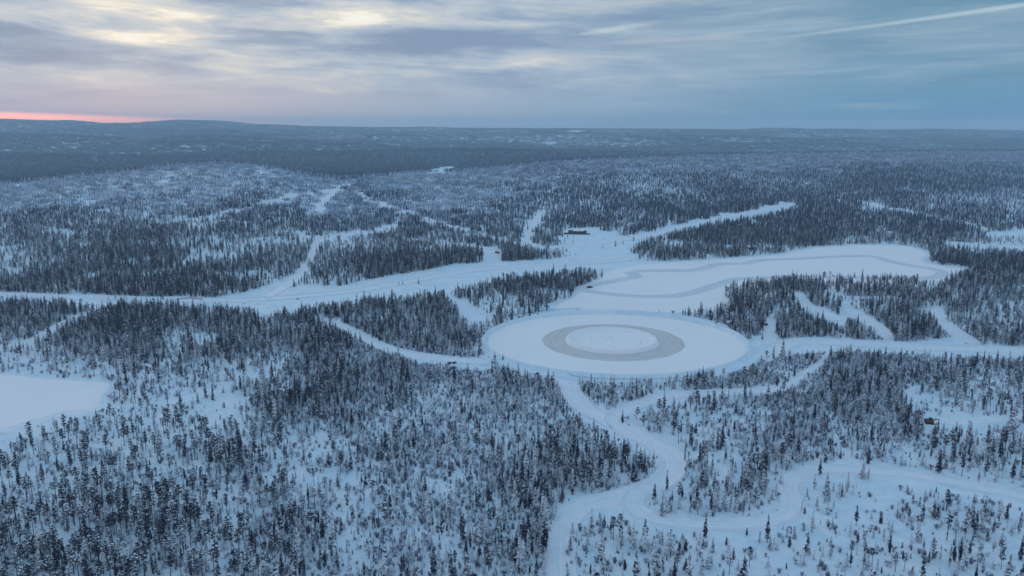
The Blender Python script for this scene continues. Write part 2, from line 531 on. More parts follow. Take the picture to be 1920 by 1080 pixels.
# ------------------------------------------------------------------ materials
def new_mat(name):
    m = bpy.data.materials.new(name)
    m.use_nodes = True
    t = m.node_tree
    t.nodes.clear()
    g = NT(t)
    bs = g.n('ShaderNodeBsdfPrincipled')
    out = g.n('ShaderNodeOutputMaterial')
    t.links.new(bs.outputs[0], out.inputs[0])
    bs.inputs['Roughness'].default_value = .7
    bs.inputs['Specular IOR Level'].default_value = .25
    return m, g, bs


def simple(name, col, rough=.6, var=.15, scale=3.0, metal=0.0):
    m, g, bs = new_mat(name)
    tc = g.n('ShaderNodeTexCoord')
    n = g.noise(tc.outputs['Object'], scale, 4, .6)
    c = g.mix(g.ss(n, .35, .7), tuple(x * (1 - var) for x in col), tuple(min(1, x * (1 + var)) for x in col))
    m.node_tree.links.new(c, bs.inputs['Base Color'])
    bs.inputs['Roughness'].default_value = rough
    bs.inputs['Metallic'].default_value = metal
    return m


def snow_mat(name, a, b, bump=.6, scale=.06):
    m, g, bs = new_mat(name)
    t = m.node_tree
    geo = g.n('ShaderNodeNewGeometry')
    pos = geo.outputs['Position']
    n1 = g.noise(pos, scale, 5, .55)
    n2 = g.noise(pos, .9, 4, .6)
    n3 = g.noise(pos, .22, 6, .65, .6)
    c = g.mix(g.m('ADD', g.m('MULTIPLY', g.ss(n1, .35, .65), .6), g.m('MULTIPLY', g.ss(n3, .38, .62), .4)), a, b)
    t.links.new(c, bs.inputs['Base Color'])
    bs.inputs['Roughness'].default_value = .8
    bs.inputs['Specular IOR Level'].default_value = .15
    h = g.m('ADD', g.m('MULTIPLY', n1, 2.2), g.m('ADD', g.m('MULTIPLY', n2, .35), g.m('MULTIPLY', n3, 1.2)))
    bp = g.n('ShaderNodeBump')
    bp.inputs['Strength'].default_value = bump
    bp.inputs['Distance'].default_value = 1.0
    t.links.new(h, bp.inputs['Height'])
    t.links.new(bp.outputs[0], bs.inputs['Normal'])
    return m


M_SNOW = snow_mat('snow', (.62, .73, .81), (.80, .82, .85), .9)
M_LAKE = snow_mat('lake_snow', (.87, .80, .79), (.91, .84, .82), .2, .02)


def road_mat(name, a, b, streak=.5):
    m, g, bs = new_mat(name)
    t = m.node_tree
    uv = g.n('ShaderNodeUVMap')
    sp = g.n('ShaderNodeSeparateXYZ')
    t.links.new(uv.outputs[0], sp.inputs[0])
    v = g.xyz(g.m('MULTIPLY', sp.outputs[0], 1.1), g.m('MULTIPLY', sp.outputs[1], .035), 0.0)
    n = g.noise(v, 1.0, 5, .65, .2)
    n2 = g.noise(g.xyz(sp.outputs[0], sp.outputs[1], 4.0), .25, 4, .6)
    f = g.m('ADD', g.m('MULTIPLY', g.ss(n, .42, .66), streak), g.m('MULTIPLY', g.ss(n2, .4, .7), 1 - streak))
    c = g.mix(f, a, b)
    t.links.new(c, bs.inputs['Base Color'])
    bp = g.n('ShaderNodeBump')
    bp.inputs['Strength'].default_value = .9
    bp.inputs['Distance'].default_value = .5
    t.links.new(n, bp.inputs['Height'])
    t.links.new(bp.outputs[0], bs.inputs['Normal'])
    return m


M_ROAD = road_mat('packed_snow', (.81, .80, .83), (.64, .69, .75), .6)
M_LOOP = road_mat('ploughed_ice', (.58, .60, .64), (.84, .81, .81), .8)
M_ICE = None


def ice_mat():
    m, g, bs = new_mat('ring_ice')
    t = m.node_tree
    uv = g.n('ShaderNodeUVMap')
    sp = g.n('ShaderNodeSeparateXYZ')
    t.links.new(uv.outputs[0], sp.inputs[0])
    n = g.noise(g.xyz(sp.outputs[0], g.m('MULTIPLY', sp.outputs[1], .06), 0.0), 1.2, 5, .6)
    n2 = g.noise(g.xyz(sp.outputs[0], sp.outputs[1], 2.0), .12, 4, .6)
    c = g.mix(g.ss(n, .38, .64), (.55, .485, .455), (.68, .625, .595))
    c = g.mix(g.m('MULTIPLY', g.ss(n2, .5, .75), .35), c, (.67, .66, .65))
    t.links.new(c, bs.inputs['Base Color'])
    bs.inputs['Roughness'].default_value = .5
    return m


M_ICE = ice_mat()


def needle_mat(name, dark, light, lo, hi, snow=(.80, .84, .89), shift=0.0):
    """needles under lying snow: snow sits on faces that look up, patchily, more on some trees than on others"""
    m, g, bs = new_mat(name)
    t = m.node_tree
    geo = g.n('ShaderNodeNewGeometry')
    oi = g.n('ShaderNodeObjectInfo')
    sp = g.n('ShaderNodeSeparateXYZ')
    t.links.new(geo.outputs['Normal'], sp.inputs[0])
    n = g.noise(geo.outputs['Position'], 1.1, 3, .6)
    rnd = oi.outputs['Random']
    nd = g.mix(rnd, dark, light)
    f = g.m('ADD', g.m('MULTIPLY', sp.outputs[2], .75), g.m('MULTIPLY', g.m('SUBTRACT', n, .5), 1.5))
    f = g.m('ADD', f, g.m('MULTIPLY', g.m('SUBTRACT', rnd, .5), .5))
    fac = g.ss(g.m('ADD', f, shift), lo, hi)
    c = g.mix(fac, nd, snow)
    t.links.new(c, bs.inputs['Base Color'])
    bs.inputs['Roughness'].default_value = .85
    bs.inputs['Specular IOR Level'].default_value = .1
    return m


M_NEEDLE = needle_mat('snowy_needles', (.007, .016, .042), (.026, .040, .086), .50, .74)
M_FROST = needle_mat('frosted_needles', (.12, .15, .24), (.27, .315, .43), .14, .64)
M_NEEDLE_BARE = needle_mat('bare_needles', (.006, .013, .036), (.020, .031, .066), .66, .95)
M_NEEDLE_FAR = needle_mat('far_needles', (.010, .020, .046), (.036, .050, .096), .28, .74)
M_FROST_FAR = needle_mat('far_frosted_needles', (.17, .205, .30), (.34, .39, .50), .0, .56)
M_PINE = needle_mat('pine_needles', (.008, .016, .040), (.030, .041, .084), .54, .80)
M_TWIG = needle_mat('frosty_twigs', (.12, .125, .185), (.25, .26, .34), .25, .90, (.74, .76, .80))
M_BARK = simple('bark', (.058, .056, .066), .9, .3, 4)

# ------------------------------------------------------------------ object helpers


def tag(o, label=None, cat=None, group=None, kind=None):
    if label:
        o['label'] = label
    if cat:
        o['category'] = cat
    if group:
        o['group'] = group
    if kind:
        o['kind'] = kind
    return o


def mesh(name, verts, faces, mats, midx=None, smooth=False, uv=None):
    me = bpy.data.meshes.new(name)
    me.from_pydata([tuple(map(float, v)) for v in verts], [], [tuple(map(int, f)) for f in faces])
    for m in (mats if isinstance(mats, (list, tuple)) else [mats]):
        me.materials.append(m)
    if midx is not None:
        me.polygons.foreach_set('material_index', np.array(midx, np.int32))
    if smooth:
        me.polygons.foreach_set('use_smooth', np.ones(len(me.polygons), bool))
    if uv is not None:
        l = me.uv_layers.new(name='UVMap')
        vi = np.zeros(len(me.loops), np.int32)
        me.loops.foreach_get('vertex_index', vi)
        l.data.foreach_set('uv', np.array(uv, np.float32)[vi].ravel())
    me.update()
    return me


def link(name, me, parent=None):
    o = bpy.data.objects.new(name, me)
    COL.objects.link(o)
    if parent:
        o.parent = parent
    return o


def empty(name, loc, rz=0.0):
    o = bpy.data.objects.new(name, None)
    o.empty_display_size = .5
    o.location = loc
    o.rotation_euler = (0, 0, rz)
    COL.objects.link(o)
    return o


# ------------------------------------------------------------------ ground
def build_ground():
    rr = np.concatenate([[0.5, 15, 35, 60], 75 * (13500 / 75.) ** np.linspace(0, 1, 470)])
    an = np.radians(np.linspace(-100, 100, 560))
    Rr, A = np.meshgrid(rr, an, indexing='ij')
    X, Y = Rr * np.sin(A), Rr * np.cos(A)
    Z = zfun(X, Y)
    nr, na = X.shape
    V = np.stack([X.ravel(), Y.ravel(), Z.ravel()], 1)
    i = np.arange(nr - 1)[:, None] * na + np.arange(na - 1)[None, :]
    i = i.ravel()
    Fc = np.stack([i, i + 1, i + na + 1, i + na], 1)[:, ::-1]
    me = bpy.data.meshes.new('ground')
    me.vertices.add(len(V))
    me.vertices.foreach_set('co', V.ravel())
    me.loops.add(Fc.size)
    me.loops.foreach_set('vertex_index', Fc.ravel().astype(np.int32))
    me.polygons.add(len(Fc))
    me.polygons.foreach_set('loop_start', (np.arange(len(Fc)) * 4).astype(np.int32))
    me.polygons.foreach_set('loop_total', np.full(len(Fc), 4, np.int32))
    me.polygons.foreach_set('use_smooth', np.ones(len(Fc), bool))
    me.materials.append(M_SNOW)
    me.update(calc_edges=True)
    me.validate()
    if me.polygons[len(me.polygons) // 2].normal.z < 0:
        me.flip_normals()
    tag(link('ground', me), 'snow covered ground and low hills', None, None, 'structure')


build_ground()


def ribbon(P, width, berm=.4, lift=.10, closed=False):
    """road surface with low ploughed banks; P world centre line"""
    P = np.array(P)
    # even, smoothed spacing
    for _ in range(3):
        if closed:
            P = .25 * np.roll(P, 1, 0) + .5 * P + .25 * np.roll(P, -1, 0)
        else:
            P[1:-1] = .25 * P[:-2] + .5 * P[1:-1] + .25 * P[2:]
    Q = P[:, :2]
    d = (np.roll(Q, -1, 0) - np.roll(Q, 1, 0)) if closed else np.gradient(Q, axis=0)
    d /= np.maximum(np.linalg.norm(d, axis=1), 1e-6)[:, None]
    nrm = np.stack([d[:, 1], -d[:, 0]], 1)
    h = width / 2
    prof = [(-h - 1.6, -.25), (-h - .7, berm), (-h, lift + .04), (-h * .5, lift - .02), (0, lift + .03), (h * .5, lift - .02), (h, lift + .04), (h + .7, berm), (h + 1.6, -.25)]
    seg = np.linalg.norm(np.diff(Q, axis=0), axis=1)
    S = np.concatenate([[0], np.cumsum(seg)])
    V, UV = [], []
    k = len(prof)
    for (o, z) in prof:
        q = Q + nrm * o
        wob = (vnoise(S / 6. + o * 3, S * 0 + o, 3) - .5) * (.5 if abs(o) > h else 0)
        V.append(np.stack([q[:, 0], q[:, 1], zfun(q[:, 0], q[:, 1]) + z + wob * .6], 1))
        UV.append(np.stack([np.full(len(S), o), S], 1))
    V = np.stack(V, 1).reshape(-1, 3)
    UV = np.stack(UV, 1).reshape(-1, 2)
    n = len(Q)
    Fc = []
    for i in range(n if closed else n - 1):
        j = (i + 1) % n
        for c in range(k - 1):
            Fc.append((i * k + c, i * k + c + 1, j * k + c + 1, j * k + c))
    return V, Fc, UV


def resample(P, step):
    P = np.array(P)
    s = np.concatenate([[0], np.cumsum(np.linalg.norm(np.diff(P[:, :2], axis=0), axis=1))])
    n = max(4, int(s[-1] / step))
    q = np.linspace(0, s[-1], n)
    return np.stack([np.interp(q, s, P[:, i]) for i in range(3)], 1)


for pts, wd, nm, lb, _hw in ROADS + [(a, b, c, d, 0) for a, b, c, d in CORR_TRACKS]:
    P = resample(at(catmull(pts, 8)), 2.5 if pts[0][1] > 560 else 6)
    V, Fc, UV = ribbon(P, wd, .75 if wd > 4 else .12)
    tag(link(nm, mesh(nm, V, Fc, M_ROAD, None, True, UV)), lb, None, None, 'structure')


def flat_sheet(name, pix, lift, mat, label):
    P = at(catmull(pix, 4, True))
    bm = bmesh.new()
    vs = [bm.verts.new((p[0], p[1], lift)) for p in P]
    f = bm.faces.new(vs)
    if f.normal.z < 0:
        f.normal_flip()
    bmesh.ops.triangulate(bm, faces=[f])
    bmesh.ops.recalc_face_normals(bm, faces=bm.faces[:])
    me = bpy.data.meshes.new(name)
    bm.to_mesh(me)
    bm.free()
    if me.polygons[0].normal.z < 0:
        me.flip_normals()
    me.materials.append(mat)
    return tag(link(name, me), label, None, None, 'structure')


flat_sheet('frozen_lake', [(1160, 503), (1280, 491), (1360, 486), (1447, 480), (1490, 473), (1533, 465), (1613, 460), (1680, 461), (1720, 467), (1738, 478), (1730, 490), (1765, 500), (1812, 504), (1790, 520), (1757, 533), (1600, 540), (1500, 545),
                           (1400, 560), (1360, 572), (1340, 582), (1280, 586), (1140, 584), (1040, 580), (1080, 555), (1100, 535)], .03, M_LAKE, 'smooth frozen lake with an ice track beyond the round rink')
flat_sheet('frozen_lake', [(-420, 705), (-200, 700), (0, 703), (60, 708), (110, 713), (195, 716), (206, 724), (190, 745), (180, 764), (120, 772), (75, 785), (30, 802), (0, 812), (-200, 880), (-420, 960)], .03, M_LAKE, 'smooth frozen lake edged by a sled trail and pines')
LP = resample(np.concatenate([at(catmull(LAKE_LOOP, 6, True)), at([LAKE_LOOP[0]])]), 3.0)[:-1]
V, Fc, UV = ribbon(LP, 8.5, .3, .09, True)
tag(link('ice_track', mesh('ice_track', V, Fc, M_LOOP, None, True, UV)), 'grey winding ice driving track ploughed on the frozen lake', None, None, 'structure')

# ------------------------------------------------------------------ the round rink
def ell(pl, pr, pt, pb):
    a, b = at([(1150, pt)])[0], at([(1150, pb)])[0]
    cy = (a[1] + b[1]) / 2
    d = cy * CP + CAM_H * SP
    rx = (pr - pl) / 2 * d / F_PX
    cx = ((pl + pr) / 2 - 960) * d / F_PX
    return cx, cy, rx, (a[1] - b[1]) / 2


E_OUT = ell(913, 1391, 589, 707)
E_RING = ell(1017, 1281, 608, 677.5)
E_IN = ell(1060, 1234, 617, 664)


def lathe(e, prof, name, mat, label, kind='structure', n=220, rag=0.0, seed=1):
    """rings round the ellipse e: prof = (offset in metres from e, height)"""
    cx, cy, rx, ry = e
    V, UV = [], []
    th = np.linspace(0, 2 * math.pi, n, endpoint=False)
    k = len(prof)
    for q, (o, z) in enumerate(prof):
        wv = rag * (vnoise(th * 14, th * 0 + q * .7, seed) - .5)
        V.append(np.stack([cx + (rx + o + wv) * np.cos(th), cy + (ry + o + wv) * np.sin(th), np.full(n, z) + .5 * wv * (z > .1)], 1))
        UV.append(np.stack([np.full(n, o), th * rx], 1))
    V = np.stack(V, 1).reshape(-1, 3)
    UV = np.stack(UV, 1).reshape(-1, 2)
    Fc = []
    for i in range(n):
        j = (i + 1) % n
        for c in range(k - 1):
            Fc.append((i * k + c, i * k + c + 1, j * k + c + 1, j * k + c))
    return tag(link(name, mesh(name, V, Fc, mat, None, True, UV)), label, None, None, kind)


rx0 = E_OUT[2]
lathe(E_OUT, [(-.8, -.1), (-.1, .5), (.8, 1.7), (1.8, 2.1), (2.9, 1.3), (4.2, .45), (6.8, .3), (8.6, 1.2), (9.8, .7), (11.5, -.3)], 'snow_bank', M_SNOW, 'ploughed snow bank running round the rink', rag=.35)
wr = (E_RING[2] - E_IN[2] + E_RING[3] - E_IN[3]) / 2
# the ice ring follows both traced ellipses
def ring_between(e0, e1, z, name, mat, label, n=220, m=6):
    th = np.linspace(0, 2 * math.pi, n, endpoint=False)
    V, UV = [], []
    for q in range(m + 1):
        f = q / m
        cx, cy, rx, ry = [e0[i] * (1 - f) + e1[i] * f for i in range(4)]
        wv = (.9 * (vnoise(th * 9, th * 0 + 3.3, 4) - .5) + .8 * (vnoise(th * 40, th * 0 + 1.3, 14) - .5)) * (1 if q in (0, m) else 0)
        V.append(np.stack([cx + (rx + wv) * np.cos(th), cy + (ry + wv) * np.sin(th), np.full(n, z)], 1))
        UV.append(np.stack([np.full(n, f * 14.), th * 33.], 1))
    V = np.stack(V, 1).reshape(-1, 3)
    UV = np.stack(UV, 1).reshape(-1, 2)
    k = m + 1
    Fc = [(i * k + c, i * k + c + 1, ((i + 1) % n) * k + c + 1, ((i + 1) % n) * k + c) for i in range(n) for c in range(m)]
    tag(link(name, mesh(name, V, Fc, mat, None, True, UV)), label, None, None, 'structure')


ring_between((E_OUT[0], E_OUT[1], .2, .2), E_OUT, .05, 'rink_surface', M_LAKE, 'smooth snow surface of the round rink')
ring_between((E_IN[0], E_IN[1], .2, .2), (E_IN[0], E_IN[1], E_IN[2] - 5.0, E_IN[3] - 5.0), .46, 'island_top', M_LAKE, 'flat snow field on top of the round island')
ring_between(E_IN, E_RING, .075, 'ice_ring', M_ICE, 'grey beige ring of bare ice on the round rink')
lathe(E_IN, [(-5.2, .44), (-3.6, 1.1), (-2.2, 2.1), (-1.2, 1.8), (-.4, .6), (.2, .0)], 'snow_island', M_LAKE, 'raised snow rim of the island in the middle of the ice ring', rag=.3, seed=8)

# ------------------------------------------------------------------ trees
class MB:
    def __init__(self):
        self.v, self.f, self.m = [], [], []

    def quad(self, a, b, c, d, m=0):
        i = len(self.v)
        self.v += [a, b, c, d]
        self.f.append((i, i + 1, i + 2, i + 3))
        self.m.append(m)

    def tri(self, a, b, c, m=0):
        i = len(self.v)
        self.v += [a, b, c]
        self.f.append((i, i + 1, i + 2))
        self.m.append(m)

    def cone(self, p0, p1, r0, r1, n=6, m=0):
        p0, p1 = np.array(p0, float), np.array(p1, float)
        i = len(self.v)
        ax = p1 - p0
        ax /= np.linalg.norm(ax)
        s = np.cross(ax, [0, 0, 1.] if abs(ax[2]) < .9 else [1., 0, 0])
        s /= np.linalg.norm(s)
        t = np.cross(ax, s)
        for p, r in ((p0, r0), (p1, r1)):
            for k in range(n):
                a = 2 * math.pi * k / n
                self.v.append(tuple(p + r * (s * math.cos(a) + t * math.sin(a))))
        for k in range(n):
            self.f.append((i + k, i + (k + 1) % n, i + n + (k + 1) % n, i + n + k))
            self.m.append(m)


def blade(b, rng, a, z, L, droop, wd, m=0, fin=.28):
    """a conifer bough: a drooping tapering spray with hanging twigs under it"""
    ca, sa = math.cos(a), math.sin(a)
    def P(r, s, dz):
        return (r * ca - s * sa, r * sa + s * ca, z + dz)
    r1, r2 = L * .5, L
    d1, d2 = -droop * L * .3, -droop * L
    w0, w1 = wd * .25, wd * .5
    b.quad(P(.04, -w0, .02), P(r1, -w1, d1 - .04), P(r1, 0, d1 + .08), P(.04, 0, .08), m)
    b.quad(P(.04, 0, .08), P(r1, 0, d1 + .08), P(r1, w1, d1 - .04), P(.04, w0, .02), m)
    b.tri(P(r1, -w1, d1 - .04), P(r2, 0, d2), P(r1, 0, d1 + .08), m)
    b.tri(P(r1, 0, d1 + .08), P(r2, 0, d2), P(r1, w1, d1 - .04), m)
    b.quad(P(.1, 0, .04), P(r1, 0, d1 + .02), P(r1 * 1.1, wd * .2 * rng.uniform(-1, 1), d1 - fin), P(.2, 0, -fin * .8), m)
    b.tri(P(r1, 0, d1), P(r2, 0, d2), P(r1 * 1.35, wd * .2 * rng.uniform(-1, 1), d2 - fin * .7), m)


def spruce_crown(seed, H=10., W=1.25, base=.10, n=15, per=7, droop=.45):
    rng = random.Random(seed)
    b = MB()
    lean = rng.uniform(-.15, .15)
    for k in range(n):
        s = k / (n - 1)
        z = H * (base + (1 - base) * s ** .92) - .15
        L = W * (1 - s) ** .72 * min(1, .62 + 2.2 * s) * rng.uniform(.78, 1.15) + .10
        a0 = rng.uniform(0, 6.28)
        np_ = max(4, int(per * (1 - .4 * s)))
        for q in range(np_):
            if rng.random() < .10:
                continue
            l = L * rng.uniform(.65, 1.2)
            blade(b, rng, a0 + 6.283 * q / np_ + rng.uniform(-.3, .3), z + rng.uniform(-.22, .22), l, droop * rng.uniform(.6, 1.4), .62 * (L / W) + .3, 0, .32)
    b.cone((0, 0, H * .9), (lean * .2, 0, H * 1.03), .05, .01, 4, 0)
    return b


def trunk(H, r, top=.93, bend=0., n=6):
    b = MB()
    b.cone((0, 0, -.3), (bend * .5, 0, H * .5), r, r * .7, n)
    b.cone((bend * .5, 0, H * .5), (0, 0, H * top), r * .7, r * .15, n)
    return b


def tuft(b, rng, c, rx, rz, k, m=0):
    """a cushion of pine twigs: many small leaf-sized faces round c"""
    for _ in range(k):
        th, ph = rng.uniform(0, 6.28), math.acos(rng.uniform(-.65, 1))
        r = rng.uniform(.35, 1.0)
        d = np.array([math.sin(ph) * math.cos(th) * rx * r, math.sin(ph) * math.sin(th) * rx * r, math.cos(ph) * rz * r])
        p = np.array(c) + d
        n = d / np.array([rx, rx, rz * .6])
        n = n / (np.linalg.norm(n) + 1e-6) + np.array([rng.uniform(-.4, .4), rng.uniform(-.4, .4), rng.uniform(0, .5)])
        n /= np.linalg.norm(n)
        s = np.cross(n, [rng.uniform(-1, 1), rng.uniform(-1, 1), rng.uniform(-1, 1)])
        s /= np.linalg.norm(s) + 1e-6
        t = np.cross(n, s)
        a = rng.uniform(.16, .34)
        e = a * rng.uniform(.45, .8)
        b.quad(tuple(p - s * a), tuple(p - t * e), tuple(p + s * a), tuple(p + t * e), m)


def pine_crown(seed, H=10., W=1.35, base=.45, n=13):
    rng = random.Random(seed)
    b = MB()
    for k in range(n):
        s = (k + rng.random() * .6) / n
        z = H * (base + (.96 - base) * s)
        shape = math.sin(math.pi * min(1, .22 + .72 * s)) ** .8
        L = W * shape * rng.uniform(.55, 1.1)
        a = k * 2.4 + rng.uniform(-.5, .5)
        c = (L * .62 * math.cos(a), L * .62 * math.sin(a), z + .12 * L)
        b.cone((0, 0, z - .25 * L), c, .045, .02, 3, 1)
        tuft(b, rng, c, .34 + .36 * L, .22 + .16 * L, 20)
    tuft(b, rng, (0, 0, H * .95), .42, .5, 22)
    return b


def sapling_crown(seed, H=4., W=.55):
    return spruce_crown(seed, H, W, .06, 9, 5, .5)


def shrub_mesh(seed, H=2.4):
    rng = random.Random(seed)
    b = MB()
    for k in range(26):
        a, l = rng.uniform(0, 6.28), rng.uniform(.5, 1.0) * H
        o = rng.uniform(.15, .6) * H * .5
        x0, y0 = rng.uniform(-.25, .25), rng.uniform(-.25, .25)
        x1, y1 = x0 + o * math.cos(a), y0 + o * math.sin(a)
        w_ = rng.uniform(.03, .10)
        b.tri((x0 - w_, y0, -.1), (x0 + w_, y0 + w_, -.1), (x1, y1, l))
        b.quad((x0 + (x1 - x0) * .5, y0 + (y1 - y0) * .5, l * .5), (x1 + w_, y1 - w_, l * .62), (x1 + .1, y1 + .1, l * .8), (x1 - w_ * 2, y1 + w_, l * .66))
    return b


def to_mesh(name, parts):
    """join MBs: [(MB, [materials])]"""
    v, f, mi, mats = [], [], [], []
    for b, ms in parts:
        o = len(v)
        v += b.v
        f += [tuple(i + o for i in q) for q in b.f]
        base = len(mats)
        mats += ms
        mi += [base + k for k in b.m]
    return mesh(name, v, f, mats, mi)


KIND = {'spruce_tree': [], 'pine_tree': [], 'sapling': []}      # (crown mesh, trunk mesh, joined object, nominal height)
PROTO = {k: bpy.data.collections.new('wood_' + k) for k in list(KIND) + ['undergrowth', 'far']}


def proto(kind, me):
    o = bpy.data.objects.new(kind + '_source_%02d' % len(PROTO[kind].objects), me)
    PROTO[kind].objects.link(o)
    return o


spr = [(1.25, .08, 15, 7, .45), (1.0, .10, 16, 6, .55), (1.45, .12, 14, 8, .4), (.82, .14, 17, 6, .6), (1.15, .22, 13, 7, .4), (1.3, .30, 12, 7, .35)]
for i, (W, ba, n, pe, dr) in enumerate(spr):
    cb, tb = spruce_crown(10 + i, 10, W, ba, n, pe, dr), trunk(10, .15)
    KIND['spruce_tree'].append((to_mesh('spruce_crown', [(cb, [M_NEEDLE])]), to_mesh('spruce_trunk', [(tb, [M_BARK])]), 10.))
    proto('spruce_tree', to_mesh('spruce', [(cb, [M_NEEDLE]), (tb, [M_BARK])]))
for i, (W, ba, n, pe, dr) in enumerate([(1.3, .08, 15, 7, .45), (1.1, .10, 15, 7, .55), (1.4, .16, 13, 8, .4)]):
    proto('spruce_tree', to_mesh('spruce', [(spruce_crown(30 + i, 10, W, ba, n, pe, dr), [M_NEEDLE_BARE]), (trunk(10, .15), [M_BARK])]))
for i, (W, ba, n) in enumerate([(1.25, .46, 14), (1.5, .55, 12), (1.0, .40, 15), (1.35, .62, 10), (1.15, .5, 13)]):
    cb, tb = pine_crown(40 + i, 10, W, ba, n), trunk(10, .14, .95, .15)
    KIND['pine_tree'].append((to_mesh('pine_crown', [(cb, [M_PINE, M_BARK])]), to_mesh('pine_trunk', [(tb, [M_BARK])]), 10.))
    proto('pine_tree', to_mesh('pine', [(cb, [M_PINE, M_BARK]), (tb, [M_BARK])]))
for i, W in enumerate((.5, .68, .42, .8)):
    cb, tb = sapling_crown(70 + i, 4, W), trunk(4, .06)
    mt = [M_FROST, M_NEEDLE, M_FROST, M_FROST][i]
    KIND['sapling'].append((to_mesh('sapling_crown', [(cb, [mt])]), to_mesh('sapling_trunk', [(tb, [M_BARK])]), 4.))
    proto('sapling', to_mesh('sapling_whole', [(cb, [mt]), (tb, [M_BARK])]))
for i in range(4):
    proto('undergrowth', to_mesh('twig_bush', [(shrub_mesh(90 + i), [M_TWIG])]))


def lod_tree(b, rng, x, y, H, W, m):
    """far conifer: three ragged skirts on a stem"""
    z0 = .06 * H
    for k in range(3):
        zb, zt = z0 + (H - z0) * k * .27, z0 + (H - z0) * min(1, k * .27 + .5)
        r = W * (1 - .27 * k) * rng.uniform(.85, 1.15)
        a0 = rng.uniform(0, 6.28)
        n = 6
        for q in range(n):
            a, c = a0 + 6.283 * q / n, a0 + 6.283 * (q + 1) / n
            r0, r1 = r * rng.uniform(.7, 1.2), r * rng.uniform(.7, 1.2)
            b.tri((x + r0 * math.cos(a), y + r0 * math.sin(a), zb + rng.uniform(-.3, .3)), (x + r1 * math.cos(c), y + r1 * math.sin(c), zb + rng.uniform(-.3, .3)), (x, y, zt), m)


def clump(seed, size, count, hmin, hmax, dark):
    rng = random.Random(seed)
    b = MB()
    pts = []
    for _ in range(count * 6):
        p = (rng.uniform(-.5, .5) * size, rng.uniform(-.5, .5) * size)
        if all((p[0] - q[0]) ** 2 + (p[1] - q[1]) ** 2 > (size / math.sqrt(count) * .62) ** 2 for q in pts):
            pts.append(p)
        if len(pts) == count:
            break
    for p in pts:
        H = rng.uniform(hmin, hmax)
        lod_tree(b, rng, p[0], p[1], H, H * rng.uniform(.10, .17), 0 if rng.random() < dark else 1)
    return b


# far clumps: index = level * 4 + variant ; 0 sparse frosted, 1 medium frosted, 2 medium dark, 3 dense dark, then the 40 m patches 4 frosted, 5 dark
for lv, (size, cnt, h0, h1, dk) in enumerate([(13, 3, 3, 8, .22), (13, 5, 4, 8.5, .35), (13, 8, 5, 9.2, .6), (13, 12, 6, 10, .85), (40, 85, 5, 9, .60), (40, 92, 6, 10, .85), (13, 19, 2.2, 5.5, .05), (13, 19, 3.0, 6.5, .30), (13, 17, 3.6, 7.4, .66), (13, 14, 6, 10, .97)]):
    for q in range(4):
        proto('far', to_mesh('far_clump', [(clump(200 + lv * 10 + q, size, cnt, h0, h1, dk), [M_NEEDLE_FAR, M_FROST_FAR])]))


# ---- scatter positions
rs = np.random.RandomState(7)
PR = np.array([0, .02, .055, .11, .19, .31, .47, .66, .84, .97, .97])


def prob(d):
    i = np.clip(d.astype(int), 0, 9)
    f = d - i
    return PR[i] * (1 - f) + PR[i + 1] * f


def jitter(step, y0, y1, k=.74, pad=25):
    ys = np.arange(y0, y1, step)
    out = []
    for y in ys:
        hw = k * y + pad
        xs = np.arange(-hw, hw, step)
        out.append(np.stack([xs, np.full(len(xs), y)], 1))
    P = np.concatenate(out)
    return P + rs.uniform(-.5, .5, P.shape) * step * .95


# near trees, one by one
P = jitter(2.05, 150, 1080)
X, Y = P[:, 0], P[:, 1]
Z = zfun(X, Y)
u, v = to_pix(X, Y, Z)
d = dens_at(X, Y, u, v)
big = fbm(X / 26., Y / 26., 11, 3)
fine = fbm(X / 8., Y / 8., 31, 2)
p = prob(d) * np.clip(.25 + 1.5 * ((big - .5) * 2.2 + .5), .1, 1.7) * np.clip(.3 + 1.4 * fine, 0, 1.6)
p = p * np.where(d < 8, np.clip(450. / Y, .42, 1.15), 1.0)
near_thick = sm((v - 600) / 90.) * np.clip(1 - np.abs(u - 780) / 460., 0, 1) * (1 - .6 * sm((u - 960) / 100.))
near_r = sm((v - 675) / 30.) * (1 - sm((v - 845) / 40.)) * np.clip(1.2 - np.abs(u - 1570) / 260., 0, 1)
near_thick = np.maximum(near_thick, .9 * np.clip(near_r, 0, 1))
pz = np.clip((760 - u) / 500., 0, 1) * sm((v - 690) / 90.)           # the open pine stand
p = p * (1 - .42 * near_thick * (d < 8.2)) * (1 - .36 * pz) * (1 - sm((Y - 820) / 250.))
keep = rs.rand(len(X)) < p
# height classes
tall = rs.rand(len(X))
pz = np.clip((760 - u) / 500., 0, 1) * sm((v - 690) / 90.)           # the open pine stand
pinep = .16 + .62 * pz
thick = sm((d - 6.0) / 2.0)                                            # thickets of young trees
sap_p = np.clip(.30 + .30 * near_thick + .25 * (d < 3.2) - .25 * pz - .20 * (d > 8.3), .06, .75)
shr_p = np.clip(.05 + .12 * near_thick + .10 * (d < 3.2), 0, .3)
r1 = rs.rand(len(X))
kind = np.where(r1 < shr_p, 3, np.where(r1 < shr_p + sap_p, 2, np.where(rs.rand(len(X)) < pinep, 1, 0)))
H = np.where(kind == 0, 3.6 + 6.0 * tall ** 1.4 + 2.2 * (rs.rand(len(X)) < .07), np.where(kind == 1, 5.5 + 3.6 * tall, np.where(kind == 2, 1.6 + 3.0 * tall, .9 + 1.6 * tall)))
H = H * np.where(v < 600, 1.05, 1.0) * (1 - .22 * near_thick * (tall < .8)) * np.where((d > 8) & (kind == 0), 1.12, 1)
tu, tv = to_pix(X, Y, Z + H * .8)
free = is_free(X, Y, Z, H, u, v)
keep &= free
